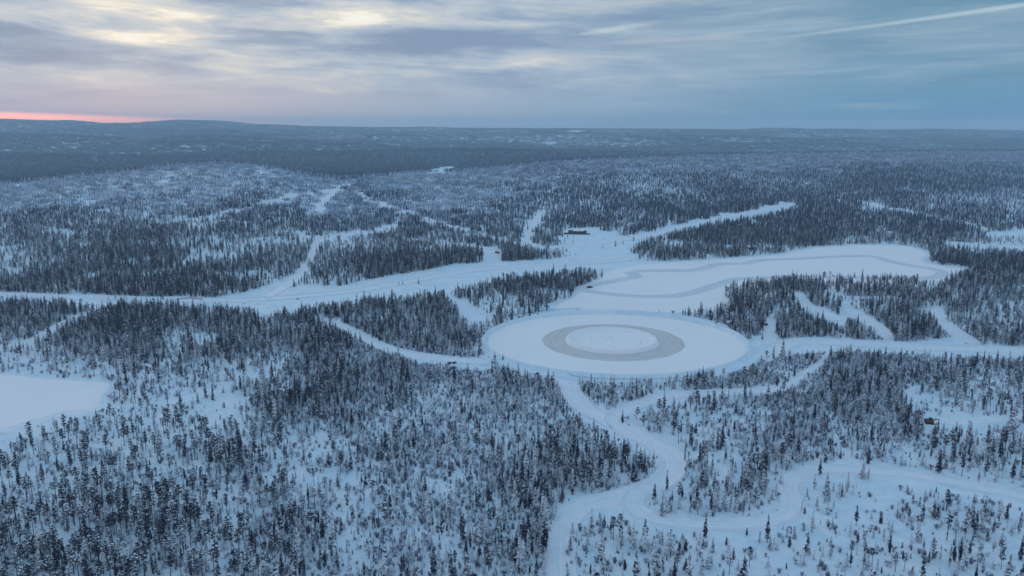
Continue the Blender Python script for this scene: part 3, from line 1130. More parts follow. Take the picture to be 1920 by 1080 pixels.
NEAR = dict(X=X[keep], Y=Y[keep], Z=Z[keep], K=kind[keep], H=H[keep], U=u[keep], V=v[keep], TV=tv[keep])

# low young growth between them, thickest in the middle of the near woods
P = jitter(1.4, 175, 560)
X, Y = P[:, 0], P[:, 1]
Z = zfun(X, Y)
u, v = to_pix(X, Y, Z)
d = dens_at(X, Y, u, v)
p = (prob(d) + .07 * (d < 4)) * (.14 + 1.2 * sm((v - 580) / 90.) * np.clip(np.maximum(1.2 - np.abs(u - 800) / 520., (v < 860) * (1.3 - np.abs(u - 1560) / 300.)), .48, 1)) * np.clip(-.1 + 2.2 * fbm(X / 17., Y / 17., 61, 3), 0, 1.5)
p = p + .17 * (d < 3.5) * sm((u - 1040) / 60.) * sm((v - 880) / 50.) * sm((fbm(X / 9., Y / 9., 71, 3) - .48) / .12)
p = p + .10 * (d < 4.5) * sm((560 - u) / 60.) * sm((v - 640) / 40.) * sm((fbm(X / 11., Y / 11., 73, 3) - .5) / .12)
K2 = np.where(rs.rand(len(X)) < .55, 2, 3)
H2 = np.where(K2 == 2, 1.1 + 2.6 * rs.rand(len(X)) ** 1.4, .8 + 1.7 * rs.rand(len(X)))
tu, tv = to_pix(X, Y, Z + H2 * .8)
keep = (rs.rand(len(X)) < p) & is_free(X, Y, Z, H2, u, v)
for k_, val in (('X', X), ('Y', Y), ('Z', Z), ('K', K2), ('H', H2), ('U', u), ('V', v), ('TV', tv)):
    NEAR[k_] = np.concatenate([NEAR[k_], val[keep]])

# trees that stand out in the photograph: foot column, foot row, height in pixels, kind (s spruce, p pine, t sapling)
MARK = """1322 1007 38 s;1438 1017 50 s;1522 998 37 s;1605 985 33 s;1667 1022 25 s;1308 965 27 s;1358 952 40 s;1393 967 30 p;1405 1063 37 p;1367 1078 37 p;1557 1042 27 s;1542 1043 23 t;1480 1025 20 t;1483 1000 13 t;1362 1022 15 t;1400 1003 13 t;1513 1040 40 s;1563 953 17 s;1588 922 35 s;1537 892 32 s;1547 867 27 s;1617 897 33 s;1628 898 20 s;1550 917 30 s;1527 917 27 s;1547 942 20 s;1730 967 33 s;1750 970 32 s;1757 973 27 s;1825 950 25 s;1848 953 23 t;1873 977 40 s;1863 993 20 s;1887 973 27 s;1810 1003 50 s;1775 1013 47 p;1805 1037 30 s;1837 1053 43 s;1823 987 30 s;1818 1037 23 s;1862 1035 27 s;1875 1043 33 p;1910 1000 27 s;1913 1050 43 s;1893 1063 23 s;1678 1073 37 p;1617 1078 20 t;1693 1048 15 t;1733 1057 23 t;1780 1063 23 s;1843 1073 27 s;1867 903 40 s;1880 887 30 p;1898 897 33 s;1913 900 30 s;1760 887 43 s;1803 893 40 p;1787 870 37 s;1827 860 33 s;1750 840 47 s;1725 813 43 s;1785 823 23 s;1802 820 20 s;1898 813 67 s;1187 1027 47 s;1167 792 23 s;1227 937 30 s;1242 968 33 s;1250 920 37 s;1260 940 20 s;1273 953 27 s;1245 762 30 s;1262 772 30 s;700 942 33 s;843 893 37 s;955 880 27 s;965 907 30 s;942 953 27 s;998 1027 37 s;980 1053 40 s;1020 1040 60 s;1020 1077 37 s;990 983 40 s;935 1007 30 s;828 1003 33 s;658 880 33 s;728 873 30 s;647 807 20 s;692 1047 37 s;872 850 33 s;907 853 30 s;1117 913 53 s;1098 927 20 p;298 937 33 p;487 853 23 s;578 940 33 s;605 967 23 s;448 983 33 s;422 1020 37 s;207 1013 43 p;97 927 23 p;170 1003 53 p;345 1040 47 p;393 1017 43 p;403 1030 40 p;228 1033 40 p;55 1053 33 p;37 1017 30 p;1489 620 18 s;1467 673 38 s;1450 672 24 s;1437 677 20 p;1429 637 16 s;1092 733 26 s;1128 722 18 s;1115 722 14 s;943 677 14 s;928 676 18 s;378 566 13 s;203 564 13 s;217 563 12 s;227 564 10 s;238 563 10 s;785 532 10 s;755 533 8 s;748 534 8 s;1154 462 12 s;1168 458 10 s;1130 466 9 s;1188 452 12 s;1064 447 8 s;1076 448 9 s"""
Z_NAMES = [
    # (test, pine label, spruce label, sapling label, where)
]
mk = [q.split() for q in MARK.split(';')]
mp = at([(float(a), float(b)) for a, b, *_ in mk])
kk = np.array([{'s': 0, 'p': 1, 't': 2}[q[3]] for q in mk])
hp = np.array([float(q[2]) for q in mk])
dd = mp[:, 1] * CP - (mp[:, 2] - CAM_H) * SP
hm = hp * dd / F_PX / np.cos(np.arctan2(CAM_H - mp[:, 2], mp[:, 1]))
mu, mv = np.array([float(q[0]) for q in mk]), np.array([float(q[1]) for q in mk])
NM = len(mk)
# keep scattered trees off the marked ones
dmin = np.full(len(NEAR['X']), 1e9)
for a in mp:
    dmin = np.minimum(dmin, np.hypot(NEAR['X'] - a[0], NEAR['Y'] - a[1]))
ok = dmin > 1.8
for k_ in NEAR:
    NEAR[k_] = NEAR[k_][ok]
for k_, val in (('X', mp[:, 0]), ('Y', mp[:, 1]), ('Z', mp[:, 2]), ('K', kk), ('H', hm), ('U', mu), ('V', mv), ('TV', mv - hp)):
    NEAR[k_] = np.concatenate([val, NEAR[k_]])
N = len(NEAR['X'])
MARKED = np.arange(N) < NM


def zone(u, v):
    if 905 < u < 1440 and 560 < v < 600:
        return 'on the strip between the round rink and the big lake'
    if v < 600:
        return 'by the ploughed corridor'
    if v < 690 and u > 1400:
        return 'beside the broad road leaving the rink'
    if u < 420 and v < 760:
        return 'by the open bog near the frozen lake'
    if u < 480:
        return 'in the open pine stand below the frozen lake'
    if u < 780 and v > 760:
        return 'in the mixed wood between the pine stand and the thicket'
    if u < 1060 + (1090 - v) * .35 and v > 690 and u < 1270:
        return 'in the dense wood beside the winding road'
    if v < 800 and u < 1300:
        return 'on the wedge of snow under the round rink'
    if v < 880:
        return 'in the wood around the tracked work machine'
    if u < 1480 and v < 985:
        return 'on the wooded knoll inside the looping track'
    if v < 960 and u < 1640:
        return 'at the bend of the looping track'
    return 'in the sparse snowy clearing beyond the looping track'


VIS = (NEAR['U'] > 4) & (NEAR['U'] < 1916) & (NEAR['TV'] < 1070) & (NEAR['V'] > 240)
size = (NEAR['V'] - NEAR['TV']) * VIS
size = size + 1000 * MARKED
used = np.zeros(N, bool)
ADJ = {0: 'snow dusted spruce', 1: 'bare-stemmed dark pine', 2: 'snowy sapling'}
names = ['spruce_tree', 'pine_tree', 'sapling']
cats = ['spruce', 'pine', 'sapling']
LAB = {}


def put_tree(i):
    k = int(NEAR['K'][i])
    nm = names[k]
    rng = random.Random(int(i) * 7 + 3)
    var = KIND[nm]
    H_ = float(NEAR['H'][i])
    q = rng.randrange(len(var))
    cr, tr, hn = var[q]
    s = H_ / hn
    wz = s * rng.uniform(.95, 1.3) if k != 0 else (s ** .8) * rng.uniform(1.0, 1.4)
    o = empty(nm, (float(NEAR['X'][i]), float(NEAR['Y'][i]), float(NEAR['Z'][i])), rng.uniform(0, 6.28))
    o.scale = (wz, wz, s)
    zn = zone(NEAR['U'][i], NEAR['V'][i])
    hgt = (('tall', 7.6), ('mid-sized', 5.6), ('short', 0)) if k < 2 else (('larger', 3.2), ('', 2.2), ('tiny', 0))
    adj = next(a for a, h in hgt if H_ >= h)
    o['label'] = ((adj + ' ' if adj else '') + ADJ[k] + ' ' + zn).strip()
    o['category'] = cats[k]
    o['group'] = ((adj + ' ' if adj else '') + cats[k] + ' trees ' + zn).strip()
    for part, me in (('crown', cr), ('trunk', tr)):
        c = bpy.data.objects.new(part, me)
        c.parent = o
        COL.objects.link(c)
    return o


TREES = {}
for k in range(3):
    idx = np.where((NEAR['K'] == k) & VIS | (NEAR['K'] == k) & MARKED)[0]
    idx = idx[np.argsort(-size[idx])][:300]
    for i in idx:
        TREES[int(i)] = put_tree(i)
        used[i] = True
# marked trees that stand alone get labels of their own
OWN = {0: 'lone spruce beside the lower loop of the snow track', 1: 'tall thin dark spruce standing just below the looping track', 2: 'leaning spruce with another smaller one at its foot in the clearing',
       3: 'narrow dark spruce alone in the middle of the snowy clearing', 4: 'small conical spruce alone in the open snow of the clearing'}
OWN = {0: 'tall lone spruce on open snow just below the low side of the looping track',
       1: 'thin column-like spruce rising from the lower edge of the looping track',
       2: 'slightly leaning spruce on open snow below the bend of the looping track',
       3: 'narrow dark spruce alone in open snow between the bend and the sparse clearing',
       4: 'small dense cone-shaped spruce alone in the middle of the sparse clearing',
       67: 'tallest dark spruce by the side edge above the looping track',
       68: 'lone tall spruce on the sparse snow between the winding road and its loop',
       69: 'single spruce in the fork of the winding road and its side road',
       75: 'solitary spruce standing by the side road under the rink',
       77: 'dark lone spruce in a small snowy gap of the dense wood',
       102: 'dark spruce standing out of the pine stand next to a dense thicket'}
for i, l in OWN.items():
    if i in TREES:
        TREES[i]['label'] = l
        del TREES[i]['group']

SHORT = {0: 'the lone spruce below the looping track', 1: 'the thin column-like spruce', 2: 'the leaning spruce under the bend', 3: 'the narrow dark spruce alone in open snow',
         4: 'the lone cone-shaped spruce', 67: 'the tallest spruce at the side edge', 68: 'the lone spruce between the winding road and its loop', 69: 'the single spruce in the road fork',
         75: 'the solitary dark spruce in the dense wood gap', 77: 'the dark lone spruce in the small gap', 102: 'the dark spruce standing out of the pine stand'}
SHORT = {i: n for i, n in SHORT.items() if i in OWN and i not in (75,)}
cand = {}
for i in range(NM):
    if i in OWN or i not in TREES:
        continue
    j = min(SHORT, key=lambda q: (mu[q] - mu[i]) ** 2 + (2 * (mv[q] - mv[i])) ** 2)
    dx_, dy_ = mu[i] - mu[j], (mv[i] - mv[j]) * 1.6
    if math.hypot(dx_, dy_) > 210:
        continue
    a_ = int(round(math.atan2(dy_, dx_) / (math.pi / 4))) % 8
    di = ['right of', 'below and right of', 'below', 'below and left of', 'left of', 'above and left of', 'above', 'above and right of'][a_]
    far_ = 'just' if math.hypot(dx_, dy_) < 60 else 'some way' if math.hypot(dx_, dy_) < 120 else 'well'
    kd = {0: 'spruce', 1: 'bare-stemmed pine', 2: 'sapling'}[int(kk[i])]
    sz_ = 'tall' if hp[i] >= 36 else 'low' if hp[i] < 24 else 'middling'
    cand.setdefault(' '.join((sz_, kd, far_, di, SHORT[j])), []).append(i)
for l_, ii in cand.items():
    if len(ii) == 1 and len(l_.split()) <= 16:
        TREES[ii[0]]['label'] = l_
        if 'group' in TREES[ii[0]]:
            del TREES[ii[0]]['group']

# ---- the scatter node group
def scatter_group(coll, name):
    ng = bpy.data.node_groups.new(name, 'GeometryNodeTree')
    ng.interface.new_socket('Geometry', in_out='INPUT', socket_type='NodeSocketGeometry')
    ng.interface.new_socket('Geometry', in_out='OUTPUT', socket_type='NodeSocketGeometry')
    gi, go = ng.nodes.new('NodeGroupInput'), ng.nodes.new('NodeGroupOutput')
    ci = ng.nodes.new('GeometryNodeCollectionInfo')
    ci.inputs['Collection'].default_value = coll
    ci.inputs['Separate Children'].default_value = True
    ci.inputs['Reset Children'].default_value = True
    ip = ng.nodes.new('GeometryNodeInstanceOnPoints')
    ip.inputs['Pick Instance'].default_value = True
    def attr(nm, ty):
        a = ng.nodes.new('GeometryNodeInputNamedAttribute')
        a.data_type = ty
        a.inputs['Name'].default_value = nm
        return a.outputs['Attribute']
    L = ng.links.new
    L(gi.outputs[0], ip.inputs['Points'])
    L(ci.outputs[0], ip.inputs['Instance'])
    L(attr('pick', 'INT'), ip.inputs['Instance Index'])
    L(attr('turn', 'FLOAT_VECTOR'), ip.inputs['Rotation'])
    L(attr('size', 'FLOAT_VECTOR'), ip.inputs['Scale'])
    L(ip.outputs[0], go.inputs[0])
    return ng


def scatter(name, coll, X, Y, Z, pick, rz, sx, sz, label, cat, tilt=.03):
    n = len(X)
    me = bpy.data.meshes.new(name)
    me.vertices.add(n)
    me.vertices.foreach_set('co', np.stack([X, Y, Z], 1).astype(np.float32).ravel())
    a = me.attributes.new('pick', 'INT', 'POINT')
    a.data.foreach_set('value', pick.astype(np.int32))
    a = me.attributes.new('turn', 'FLOAT_VECTOR', 'POINT')
    t = rs.normal(0, tilt, (n, 2))
    a.data.foreach_set('vector', np.stack([t[:, 0], t[:, 1], rz], 1).astype(np.float32).ravel())
    a = me.attributes.new('size', 'FLOAT_VECTOR', 'POINT')
    a.data.foreach_set('vector', np.stack([sx, sx, sz], 1).astype(np.float32).ravel())
    o = link(name, me)
    md = o.modifiers.new('scatter', 'NODES')
    md.node_group = scatter_group(coll, name + '_scatter')
    return tag(o, label, cat, None, 'stuff')


def scatter_kind(k, name, label, cat):
    sel = (NEAR['K'] == k) & ~used
    n = int(sel.sum())
    hn = {0: 10., 1: 10., 2: 4., 3: 2.4}[k]
    sz = NEAR['H'][sel] / hn
    sx = (sz ** .8 if k == 0 else sz) * rs.uniform(.92, 1.42, n)
    coll = PROTO[(names + ['undergrowth'])[k]]
    nv = len(coll.objects)
    pk = rs.randint(0, nv, n)
    if k == 0:                                     # the thickest stands carry less snow
        dk = dens(NEAR['U'][sel], NEAR['V'][sel]) + rs.normal(0, .9, n)
        pk = np.where(dk > 6.9, 6 + rs.randint(0, 3, n), rs.randint(0, 6, n))
    scatter(name, coll, NEAR['X'][sel], NEAR['Y'][sel], NEAR['Z'][sel] - .05, pk, rs.uniform(0, 6.28, n), sx, sz, label, cat)
    print(name, n)


scatter_kind(0, 'spruce_forest', 'dense snow dusted spruce forest over the flat land', 'forest')
scatter_kind(1, 'pine_forest', 'open snowy forest of pines with bare trunks', 'forest')
scatter_kind(2, 'snowy_thicket', 'thicket of young snow covered conifers under the trees', 'thicket')
# specks on the island and twigs elsewhere
isl = [(1120, 634), (1128, 633), (1136, 636), (1115, 640), (1145, 634), (1150, 652), (1153, 654), (1200, 645), (1203, 643), (1193, 648), (1108, 637), (1160, 641), (1140, 630)]
ip_ = at(isl)
NEAR2 = dict(X=ip_[:, 0], Y=ip_[:, 1], Z=ip_[:, 2] + .3, K=np.full(len(isl), 3), H=rs.uniform(.5, 1.0, len(isl)), U=ip_[:, 0] * 0, V=ip_[:, 0] * 0, TV=ip_[:, 0] * 0)
for k_ in NEAR:
    NEAR[k_] = np.concatenate([NEAR[k_], NEAR2[k_]])
used = np.concatenate([used, np.zeros(len(isl), bool)])
scatter_kind(3, 'undergrowth', 'frosty bare twigs and bushes poking through the snow', 'undergrowth')

# ---- far woods
def far_points(step, y0, y1):
    P = jitter(step, y0, y1)
    X, Y = P[:, 0], P[:, 1]
    Z = zfun(X, Y)
    u, v = to_pix(X, Y, Z)
    d = dens_at(X, Y, u, v)
    free = is_free(X, Y, Z, 10., u, v)
    return X, Y, Z, u, v, d, free


XX, YY, ZZ, PK, SX, SZ = [], [], [], [], [], []
X, Y, Z, u, v, d, free = far_points(12.5, 820, 3600)
nz = fbm(X / 90., Y / 160., 41, 3)
nf = fbm(X / 24., Y / 40., 47, 2)
hs = np.clip((Y - lerp(u, FOOT_Y)) / (lerp(u, CREST_Y) - lerp(u, FOOT_Y)), 0, 1)
top = sm((hs - .55) / .4) * (Y < lerp(u, CREST_Y) + 150)
backv = (Y > lerp(u, CREST_Y) + 250)
dn = d + (nz - .5) * 4.5 + (nf - .5) * 3.5 - 1.0 * top * sm((1100 - u) / 300.) + 2.2 * backv
lv = np.where(dn < 4.2, 0, np.where(dn < 5.8, 1, np.where(dn < 7.3, 2, 3)))
hill = (u + 260 * (nf - .5) < 930) & (Y < lerp(u, CREST_Y) + 60)
fr = .12 + 1.1 * hs + (nz - .5) * 1.4 + (nf - .5) * .8 - .16 * (d - 5.5)
lv = np.where(hill, np.where(fr > .72, 6, np.where(fr > .42, 7, 8)), lv)
lv = np.where(backv & (dn > 5.2), 9, lv)
lv = np.where(~hill & (Y < lerp(u, CREST_Y) + 60) & (dn > 3.5) & (hs + .5 * (nz - .5) + .3 * (nf - .5) > .62), np.where(nf > .52, 6, 7), lv)
keep = free & (rs.rand(len(X)) < np.clip(.35 + dn / 6., 0, 1) * sm((Y - 800) / 230.))
n = int(keep.sum())
XX.append(X[keep]); YY.append(Y[keep]); ZZ.append(Z[keep] - .1)
PK.append(lv[keep] * 4 + rs.randint(0, 4, n))
s = rs.uniform(.8, 1.2, n)
SX.append(np.full(n, 1.0)); SZ.append(s)
X, Y, Z, u, v, d, free = far_points(34, 3600, 9900)
nz = fbm(X / 420., Y / 900., 51, 4) - .5 * (fbm(X / 1500. + 9, Y / 700. + 3, 5, 3) - .5)
keep = free
n = int(keep.sum())
XX.append(X[keep]); YY.append(Y[keep]); ZZ.append(Z[keep] - .3)
PK.append(np.where(nz[keep] < .46 - .22 * (1 - sm((Y[keep] - 3600) / 2200.)), 16, 20) + rs.randint(0, 4, n))
SX.append(np.full(n, 1.0)); SZ.append(rs.uniform(.85, 1.25, n))
XX, YY, ZZ, PK, SX, SZ = map(np.concatenate, (XX, YY, ZZ, PK, SX, SZ))
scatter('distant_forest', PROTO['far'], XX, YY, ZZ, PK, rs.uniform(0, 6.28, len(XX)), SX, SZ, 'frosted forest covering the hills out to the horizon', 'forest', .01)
print('distant_forest', len(XX))

# ------------------------------------------------------------------ buildings, vehicles, small things
def bx(bm, x0, x1, y0, y1, z0, z1, bev=0.0, rot=None):
    r = bmesh.ops.create_cube(bm, size=1)
    vs = r['verts']
    for q in vs:
        q.co.x = x0 + (q.co.x + .5) * (x1 - x0)
        q.co.y = y0 + (q.co.y + .5) * (y1 - y0)
        q.co.z = z0 + (q.co.z + .5) * (z1 - z0)
    if bev:
        es = list({e for q in vs for e in q.link_edges})
        bmesh.ops.bevel(bm, geom=es, offset=bev, segments=2, affect='EDGES', profile=.6)


def part(name, fn, mat, parent=None, smooth=False):
    bm = bmesh.new()
    fn(bm)
    bmesh.ops.recalc_face_normals(bm, faces=bm.faces[:])
    me = bpy.data.meshes.new(name)
    bm.to_mesh(me)
    bm.free()
    me.materials.append(mat)
    if smooth:
        me.polygons.foreach_set('use_smooth', np.ones(len(me.polygons), bool))
    return link(name, me, parent)


def prism(bm, pts, x0, x1):
    """outline in (y, z) swept along x"""
    a = [bm.verts.new((x0, y, z)) for y, z in pts]
    b = [bm.verts.new((x1, y, z)) for y, z in pts]
    bm.faces.new(a)
    bm.faces.new(b[::-1])
    n = len(pts)
    for i in range(n):
        bm.faces.new((a[i], b[i], b[(i + 1) % n], a[(i + 1) % n]))


def cyl(bm, c, r, h, axis='x', n=16):
    res = bmesh.ops.create_cone(bm, cap_ends=True, segments=n, radius1=r, radius2=r, depth=h)
    for q in res['verts']:
        x, y, z = q.co
        q.co = ((z, y, x) if axis == 'x' else (x, z, y) if axis == 'y' else (x, y, z))
        q.co.x += c[0]; q.co.y += c[1]; q.co.z += c[2]


M_WOOD = simple('dark_wood', (.035, .03, .03), .8, .3, 2)
M_REDW = simple('brown_wood', (.10, .045, .035), .8, .25, 2)
M_GLASS = simple('dark_glass', (.02, .025, .03), .15, .1, 1)
M_RUB = simple('black_rubber', (.015, .015, .016), .8, .2, 3)
M_RED = simple('red_paint', (.42, .045, .03), .4, .1, 1)
M_BLACKP = simple('black_paint', (.018, .02, .025), .35, .1, 1)
M_ORANGE = simple('orange_paint', (.12, .06, .025), .5, .4, 1)
M_STEEL = simple('dark_steel', (.06, .055, .05), .5, .25, 2, .4)
M_ROOFSNOW = simple('roof_snow', (.80, .81, .84), .85, .05, 2)
M_ROPE = simple('grey_timber', (.055, .055, .06), .9, .25, 2)


def lodge():
    p = at([(1082, 438.5)])[0]
    o = empty('lodge', p, R(-6))
    o.scale = (.82, .82, .82)
    tag(o, 'long low dark lodge with flat snowy roofs beside the ploughed strip', 'lodge')
    part('wall', lambda b: (bx(b, -9, 13, -4, 4, -1, 4.2), bx(b, 9.2, 13.2, -4.3, 4.3, -1, 5.4)), M_WOOD, o)
    part('tower_wall', lambda b: bx(b, -12, -5.6, -4.6, 4.4, -1, 5.6), M_ROPE, o)
    part('wing_wall', lambda b: bx(b, -18, -11.9, -6.5, -1.5, -1, 2.4), M_WOOD, o)
    part('terrace', lambda b: (bx(b, 13.2, 18, -4.6, -1.0, -1, 1.2), bx(b, -8, 12, -6.4, -4.35, -1, .7)), M_WOOD, o)
    rf = part('roof', lambda b: (bx(b, -5.5, 9.1, -4.6, 4.6, 4.21, 4.6, .12), bx(b, 8.9, 13.6, -4.8, 4.8, 5.41, 5.8, .12), bx(b, -12.4, -5.2, -5.1, 4.9, 5.61, 6.0, .12), bx(b, -18.4, -12.41, -7, -1.1, 2.41, 2.75, .12)), M_ROOFSNOW, o)
    rim = part('eave', lambda b: (bx(b, -5.1, 8.8, -4.75, -4.62, 3.9, 4.45), bx(b, -12.3, -5.3, -5.25, -5.12, 5.3, 5.85)), M_WOOD, rf)
    for k in range(7):
        wdw = part('window', lambda b: bx(b, -4.6 + k * 2, -3.2 + k * 2, -4.06, -3.98, 1.2, 3.2), M_GLASS, o)
    for k in range(2):
        part('window', lambda b: bx(b, -11 + k * 2.6, -9.2 + k * 2.6, -4.66, -4.58, 2.4, 4.4), M_GLASS, o)
    part('chimney', lambda b: bx(b, 3, 3.8, 0, .8, 4.6, 6.1), M_STEEL, rf)


def hut(px, wx, wy, h, label, rz=0.0, mat=None, name='hut'):
    p = at([px])[0]
    o = empty(name, p, rz)
    tag(o, label, 'hut')
    mat = mat or M_WOOD
    part('wall', lambda b: prism(b, [(-wy / 2, -.3), (wy / 2, -.3), (wy / 2, h), (0, h + wy * .22), (-wy / 2, h)], -wx / 2, wx / 2), mat, o)
    k = .55
    e = .35
    part('roof', lambda b: prism(b, [(-wy / 2 - e, h - e * .44), (0, h + wy * .22 + .02), (wy / 2 + e, h - e * .44), (wy / 2 + e, h - e * .44 + .3), (0, h + wy * .22 + .42), (-wy / 2 - e, h - e * .44 + .3)], -wx / 2 - .3, wx / 2 + .3), M_ROOFSNOW, o)
    dr = part('door', lambda b: bx(b, -wx * .1, wx * .1 + .5, -wy / 2 - .05, -wy / 2 + .02, 0, min(2.0, h * .85)), M_REDW if mat is not M_REDW else M_WOOD, o)
    part('handle', lambda b: bx(b, wx * .1 + .3, wx * .1 + .4, -wy / 2 - .09, -wy / 2 - .05, .9, 1.05), M_STEEL, dr)
    part('window', lambda b: bx(b, -wx * .38, -wx * .38 + .9, -wy / 2 - .04, -wy / 2 + .02, 1.1, 1.8), M_GLASS, o)


def car(px, rz, paint, label, van=False, snow=True, name='parked_car', cat='car', k=1.0):
    p = at([px])[0]
    o = empty(name, (p[0], p[1], p[2] + .14), rz)
    o.scale = (k, k, k)
    tag(o, label, cat)
    L, W, H = (4.9, 1.95, 2.0) if van else (4.4, 1.8, 1.48)
    h = L / 2
    if van:
        prof = [(-h, .35), (h, .35), (h, .95), (h - .35, 1.1), (h - 1.25, 1.9), (h - 1.6, 2.0), (-h + .15, 2.0), (-h, 1.75)]
        win = [(h - .62, 1.15), (h - 1.3, 1.8), (-h + .35, 1.8), (-h + .25, 1.2)]
    else:
        prof = [(-h, .35), (h, .35), (h, .75), (h - .25, .88), (h - 1.25, .98), (h - 1.95, 1.42), (h - 2.3, 1.48), (-h + .9, 1.45), (-h + .2, 1.0), (-h, .9)]
        win = [(h - 1.4, .99), (h - 2.0, 1.38), (-h + .95, 1.38), (-h + .4, 1.0)]
    def body(b):
        prism(b, prof, -W / 2, W / 2)
        bmesh.ops.bevel(b, geom=b.edges[:], offset=.06, segments=2, affect='EDGES')
    part('body', body, paint, o)
    part('window', lambda b: prism(b, win, -W / 2 - .015, W / 2 + .015), M_GLASS, o)
    part('windscreen', lambda b: bx(b, -W / 2 + .15, W / 2 - .15, h - 1.35 if van else h - 1.75, h - .75 if van else h - 1.3, 1.12 if van else 1.0, 1.6 if van else 1.25), M_GLASS, o)
    for sx in (-1, 1):
        for sy in (-1, 1):
            wl = part('wheel', lambda b: cyl(b, (sx * (W / 2 - .08), sy * (h - .85), .30), .33, .22), M_RUB, o)
            part('rim', lambda b: cyl(b, (sx * (W / 2 + .035), sy * (h - .85), .30), .2, .03), M_STEEL, wl)
    for sx in (-1, 1):
        part('headlight', lambda b: bx(b, sx * (W / 2 - .3) - .16, sx * (W / 2 - .3) + .16, h - .02, h + .03, .62, .78), M_ROOFSNOW, o)
    if snow:
        zt = H + .01
        part('roof_snow', lambda b: bx(b, -W / 2 + .08, W / 2 - .08, -h + (.3 if van else 1.0), h - (1.7 if van else 2.35), zt - .02, zt + .22, .08), M_ROOFSNOW, o)
    return o


def work_machine():
    p = at([(1743, 794)])[0]
    o = empty('excavator', (p[0], p[1], p[2]), R(-20))
    o.scale = (.85, .85, .85)
    tag(o, 'dark tracked excavator with orange body panels on the snow among trees', 'excavator')
    for s in (-1, 1):
        def tr(b, s=s):
            pr = []
            for a in np.linspace(90, 270, 8):
                pr.append((-1.55 + .45 * math.cos(R(a)), .45 + .45 * math.sin(R(a))))
            for a in np.linspace(-90, 90, 8):
                pr.append((1.55 + .45 * math.cos(R(a)), .45 + .45 * math.sin(R(a))))
            a_ = [b.verts.new((y, s * 1.2 - .3, z)) for y, z in pr]
            c_ = [b.verts.new((y, s * 1.2 + .3, z)) for y, z in pr]
            b.faces.new(a_)
            b.faces.new(c_[::-1])
            for i in range(len(pr)):
                b.faces.new((a_[i], c_[i], c_[(i + 1) % len(pr)], a_[(i + 1) % len(pr)]))
        t = part('track', tr, M_RUB, o)
        for q in (-1.5, -.5, .5, 1.5):
            part('roller', lambda b: cyl(b, (q, s * 1.53, .42), .26, .08, 'y'), M_STEEL, t)
    part('body', lambda b: (bx(b, -2.1, .6, -1.25, 1.25, .95, 1.75, .1), bx(b, -2.0, -.6, -1.15, 1.15, 1.7, 2.15, .12)), M_ORANGE, o)
    part('counterweight', lambda b: bx(b, -2.55, -2.12, -1.2, 1.2, 1.0, 1.95, .12), M_STEEL, o)
    cb = part('cab', lambda b: prism(b, [(.15, 1.1), (1.2, 1.1), (1.2, 2.6), (.15, 2.6)], -.5, 1.15), M_BLACKP, o)
    part('cab_window', lambda b: (bx(b, 1.15, 1.17, .25, 1.1, 1.7, 2.5), bx(b, -.3, 1.0, .13, .15, 1.7, 2.5), bx(b, -.3, 1.0, 1.2, 1.22, 1.7, 2.5)), M_GLASS, cb)
    part('cab_roof', lambda b: bx(b, -.55, 1.2, .1, 1.25, 2.61, 2.72, .04), M_ORANGE, cb)
    part('boom', lambda b: prism_y(b, [(.6, 1.3), (1.0, 1.2), (2.6, 2.5), (3.7, 2.25), (3.75, 2.55), (2.5, 2.95), (.6, 1.75)], -.55, -.2), M_ORANGE, o)
    part('arm', lambda b: prism_y(b, [(3.5, 2.7), (3.85, 2.6), (4.0, 1.0), (3.75, .95)], -.5, -.25), M_STEEL, o)
    part('bucket', lambda b: prism_y(b, [(3.6, 1.1), (4.15, 1.1), (4.1, .35), (3.6, .05), (3.25, .35)], -.85, .1), M_STEEL, o)


def prism_y(bm, pts, y0, y1):
    a = [bm.verts.new((x, y0, z)) for x, z in pts]
    b = [bm.verts.new((x, y1, z)) for x, z in pts]
    bm.faces.new(a)
    bm.faces.new(b[::-1])
    n = len(pts)
    for i in range(n):
        bm.faces.new((a[i], b[i], b[(i + 1) % n], a[(i + 1) % n]))


def fence(pix, label, h=.9, step=3.0, mat=None, thick=.045):
    P = resample(at(catmull(pix, 6)), step)
    o = empty('fence', P[0])
    tag(o, label, 'fence')
    O = P[0]
    rail = MB()
    for a, b in zip(P[:-1], P[1:]):
        for z in (h * .55, h):
            rail.cone(tuple(a - O + [0, 0, z]), tuple(b - O + [0, 0, z]), thick, thick, 4)
    m = mat or M_ROPE
    c = link('rail', to_mesh('rail', [(rail, [m])]), o)
    for a in P:
        q = MB()
        q.cone(tuple(a - O + [0, 0, -.2]), tuple(a - O + [0, 0, h + .15]), .08, .07, 5)
        link('post', to_mesh('post', [(q, [m])]), o)


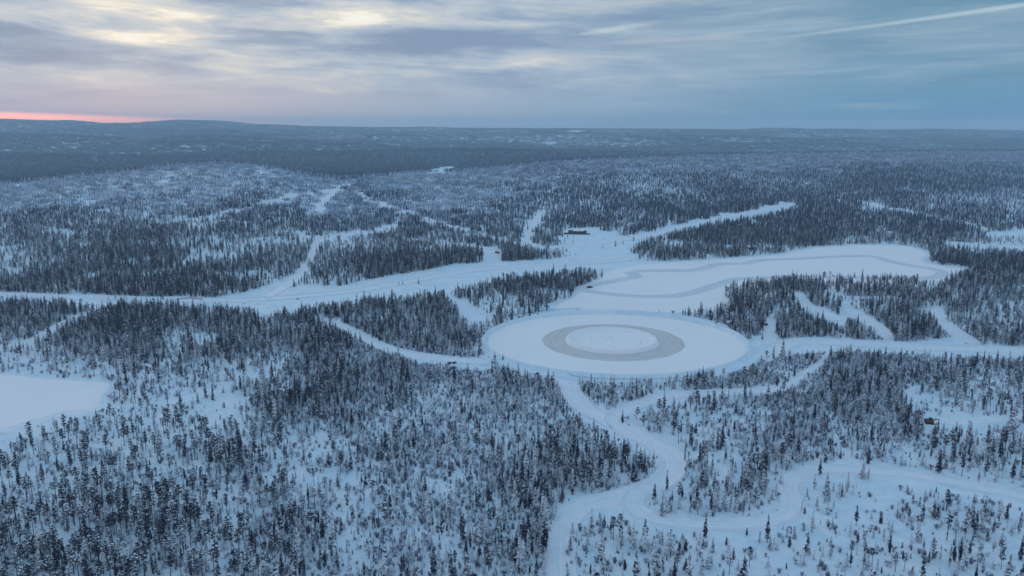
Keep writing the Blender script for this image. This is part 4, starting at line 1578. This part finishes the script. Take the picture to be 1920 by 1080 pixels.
lodge()
hut((850, 690.5), 2.3, 2.4, 1.4, 'small dark hut with thick snow on its roof by the yard edge', R(4))
hut((1023, 538), 5.0, 3.2, 2.2, 'dark shed half hidden in the trees near the ice track', R(8))
hut((1410, 467), 7.5, 4.5, 2.2, 'low cabin with snowy roof among dense trees above the big lake', R(-5))
car((843, 682.5), R(8), M_BLACKP, 'dark car parked in the yard just behind the small hut, next to the trail fence', k=.85)
car((852, 682), R(-6), M_BLACKP, 'dark car under snow parked in the yard right above the hut roof', k=.85)
car((932, 475), R(48), M_RED, 'red van with snow on its roof where the trail meets the corridor', True, name='parked_van', cat='van')
car((1433, 610), R(32), M_BLACKP, 'black car standing on the short drive next to the dark trees')
car((1106, 540), R(-70), M_BLACKP, 'tiny dark car driving on the ice track of the lake', snow=False, name='driving_car')
car((1006, 429), R(60), M_BLACKP, 'dark car on the snow ramp above the corridor near the lodge', k=.9)
car((558, 561), R(20), M_BLACKP, 'tiny dark snowmobile-like car on the long corridor road', snow=False, name='driving_car', k=.55)
work_machine()
fence([(1066, 704), (1080, 708), (1110, 711), (1160, 713), (1220, 713), (1290, 710), (1340, 704)], 'thin dark fence along the lower edge of the round rink')
fence([(915, 606), (930, 600), (960, 592), (1000, 586), (1040, 582), (1090, 580)], 'thin dark fence along the wooded upper edge of the round rink')
fence([(330, 563), (345, 560.5), (360, 560), (380, 562)], 'thin red barrier at the side of the long corridor road', .7, 3, M_RED, .12)
fence([(808, 689), (815, 686.5), (826, 683)], 'short dark fence on the edge of the yard near the hut', 1.0, 2)

# ------------------------------------------------------------------ haze
HAZE_D = 1.38e-4


def haze():
    m = bpy.data.materials.new('haze')
    m.use_nodes = True
    t = m.node_tree
    t.nodes.clear()
    vp = t.nodes.new('ShaderNodeVolumePrincipled')
    vp.inputs['Color'].default_value = (.55, .80, .93, 1)
    vp.inputs['Density'].default_value = HAZE_D
    vp.inputs['Anisotropy'].default_value = .2
    out = t.nodes.new('ShaderNodeOutputMaterial')
    t.links.new(vp.outputs[0], out.inputs['Volume'])
    bm = bmesh.new()
    bx(bm, -14000, 14000, -2500, 14200, -48, 228)
    me = bpy.data.meshes.new('haze')
    bm.to_mesh(me)
    bm.free()
    me.materials.append(m)
    tag(link('haze', me), 'thin bluish winter haze over the land', 'haze', None, 'stuff')


haze()
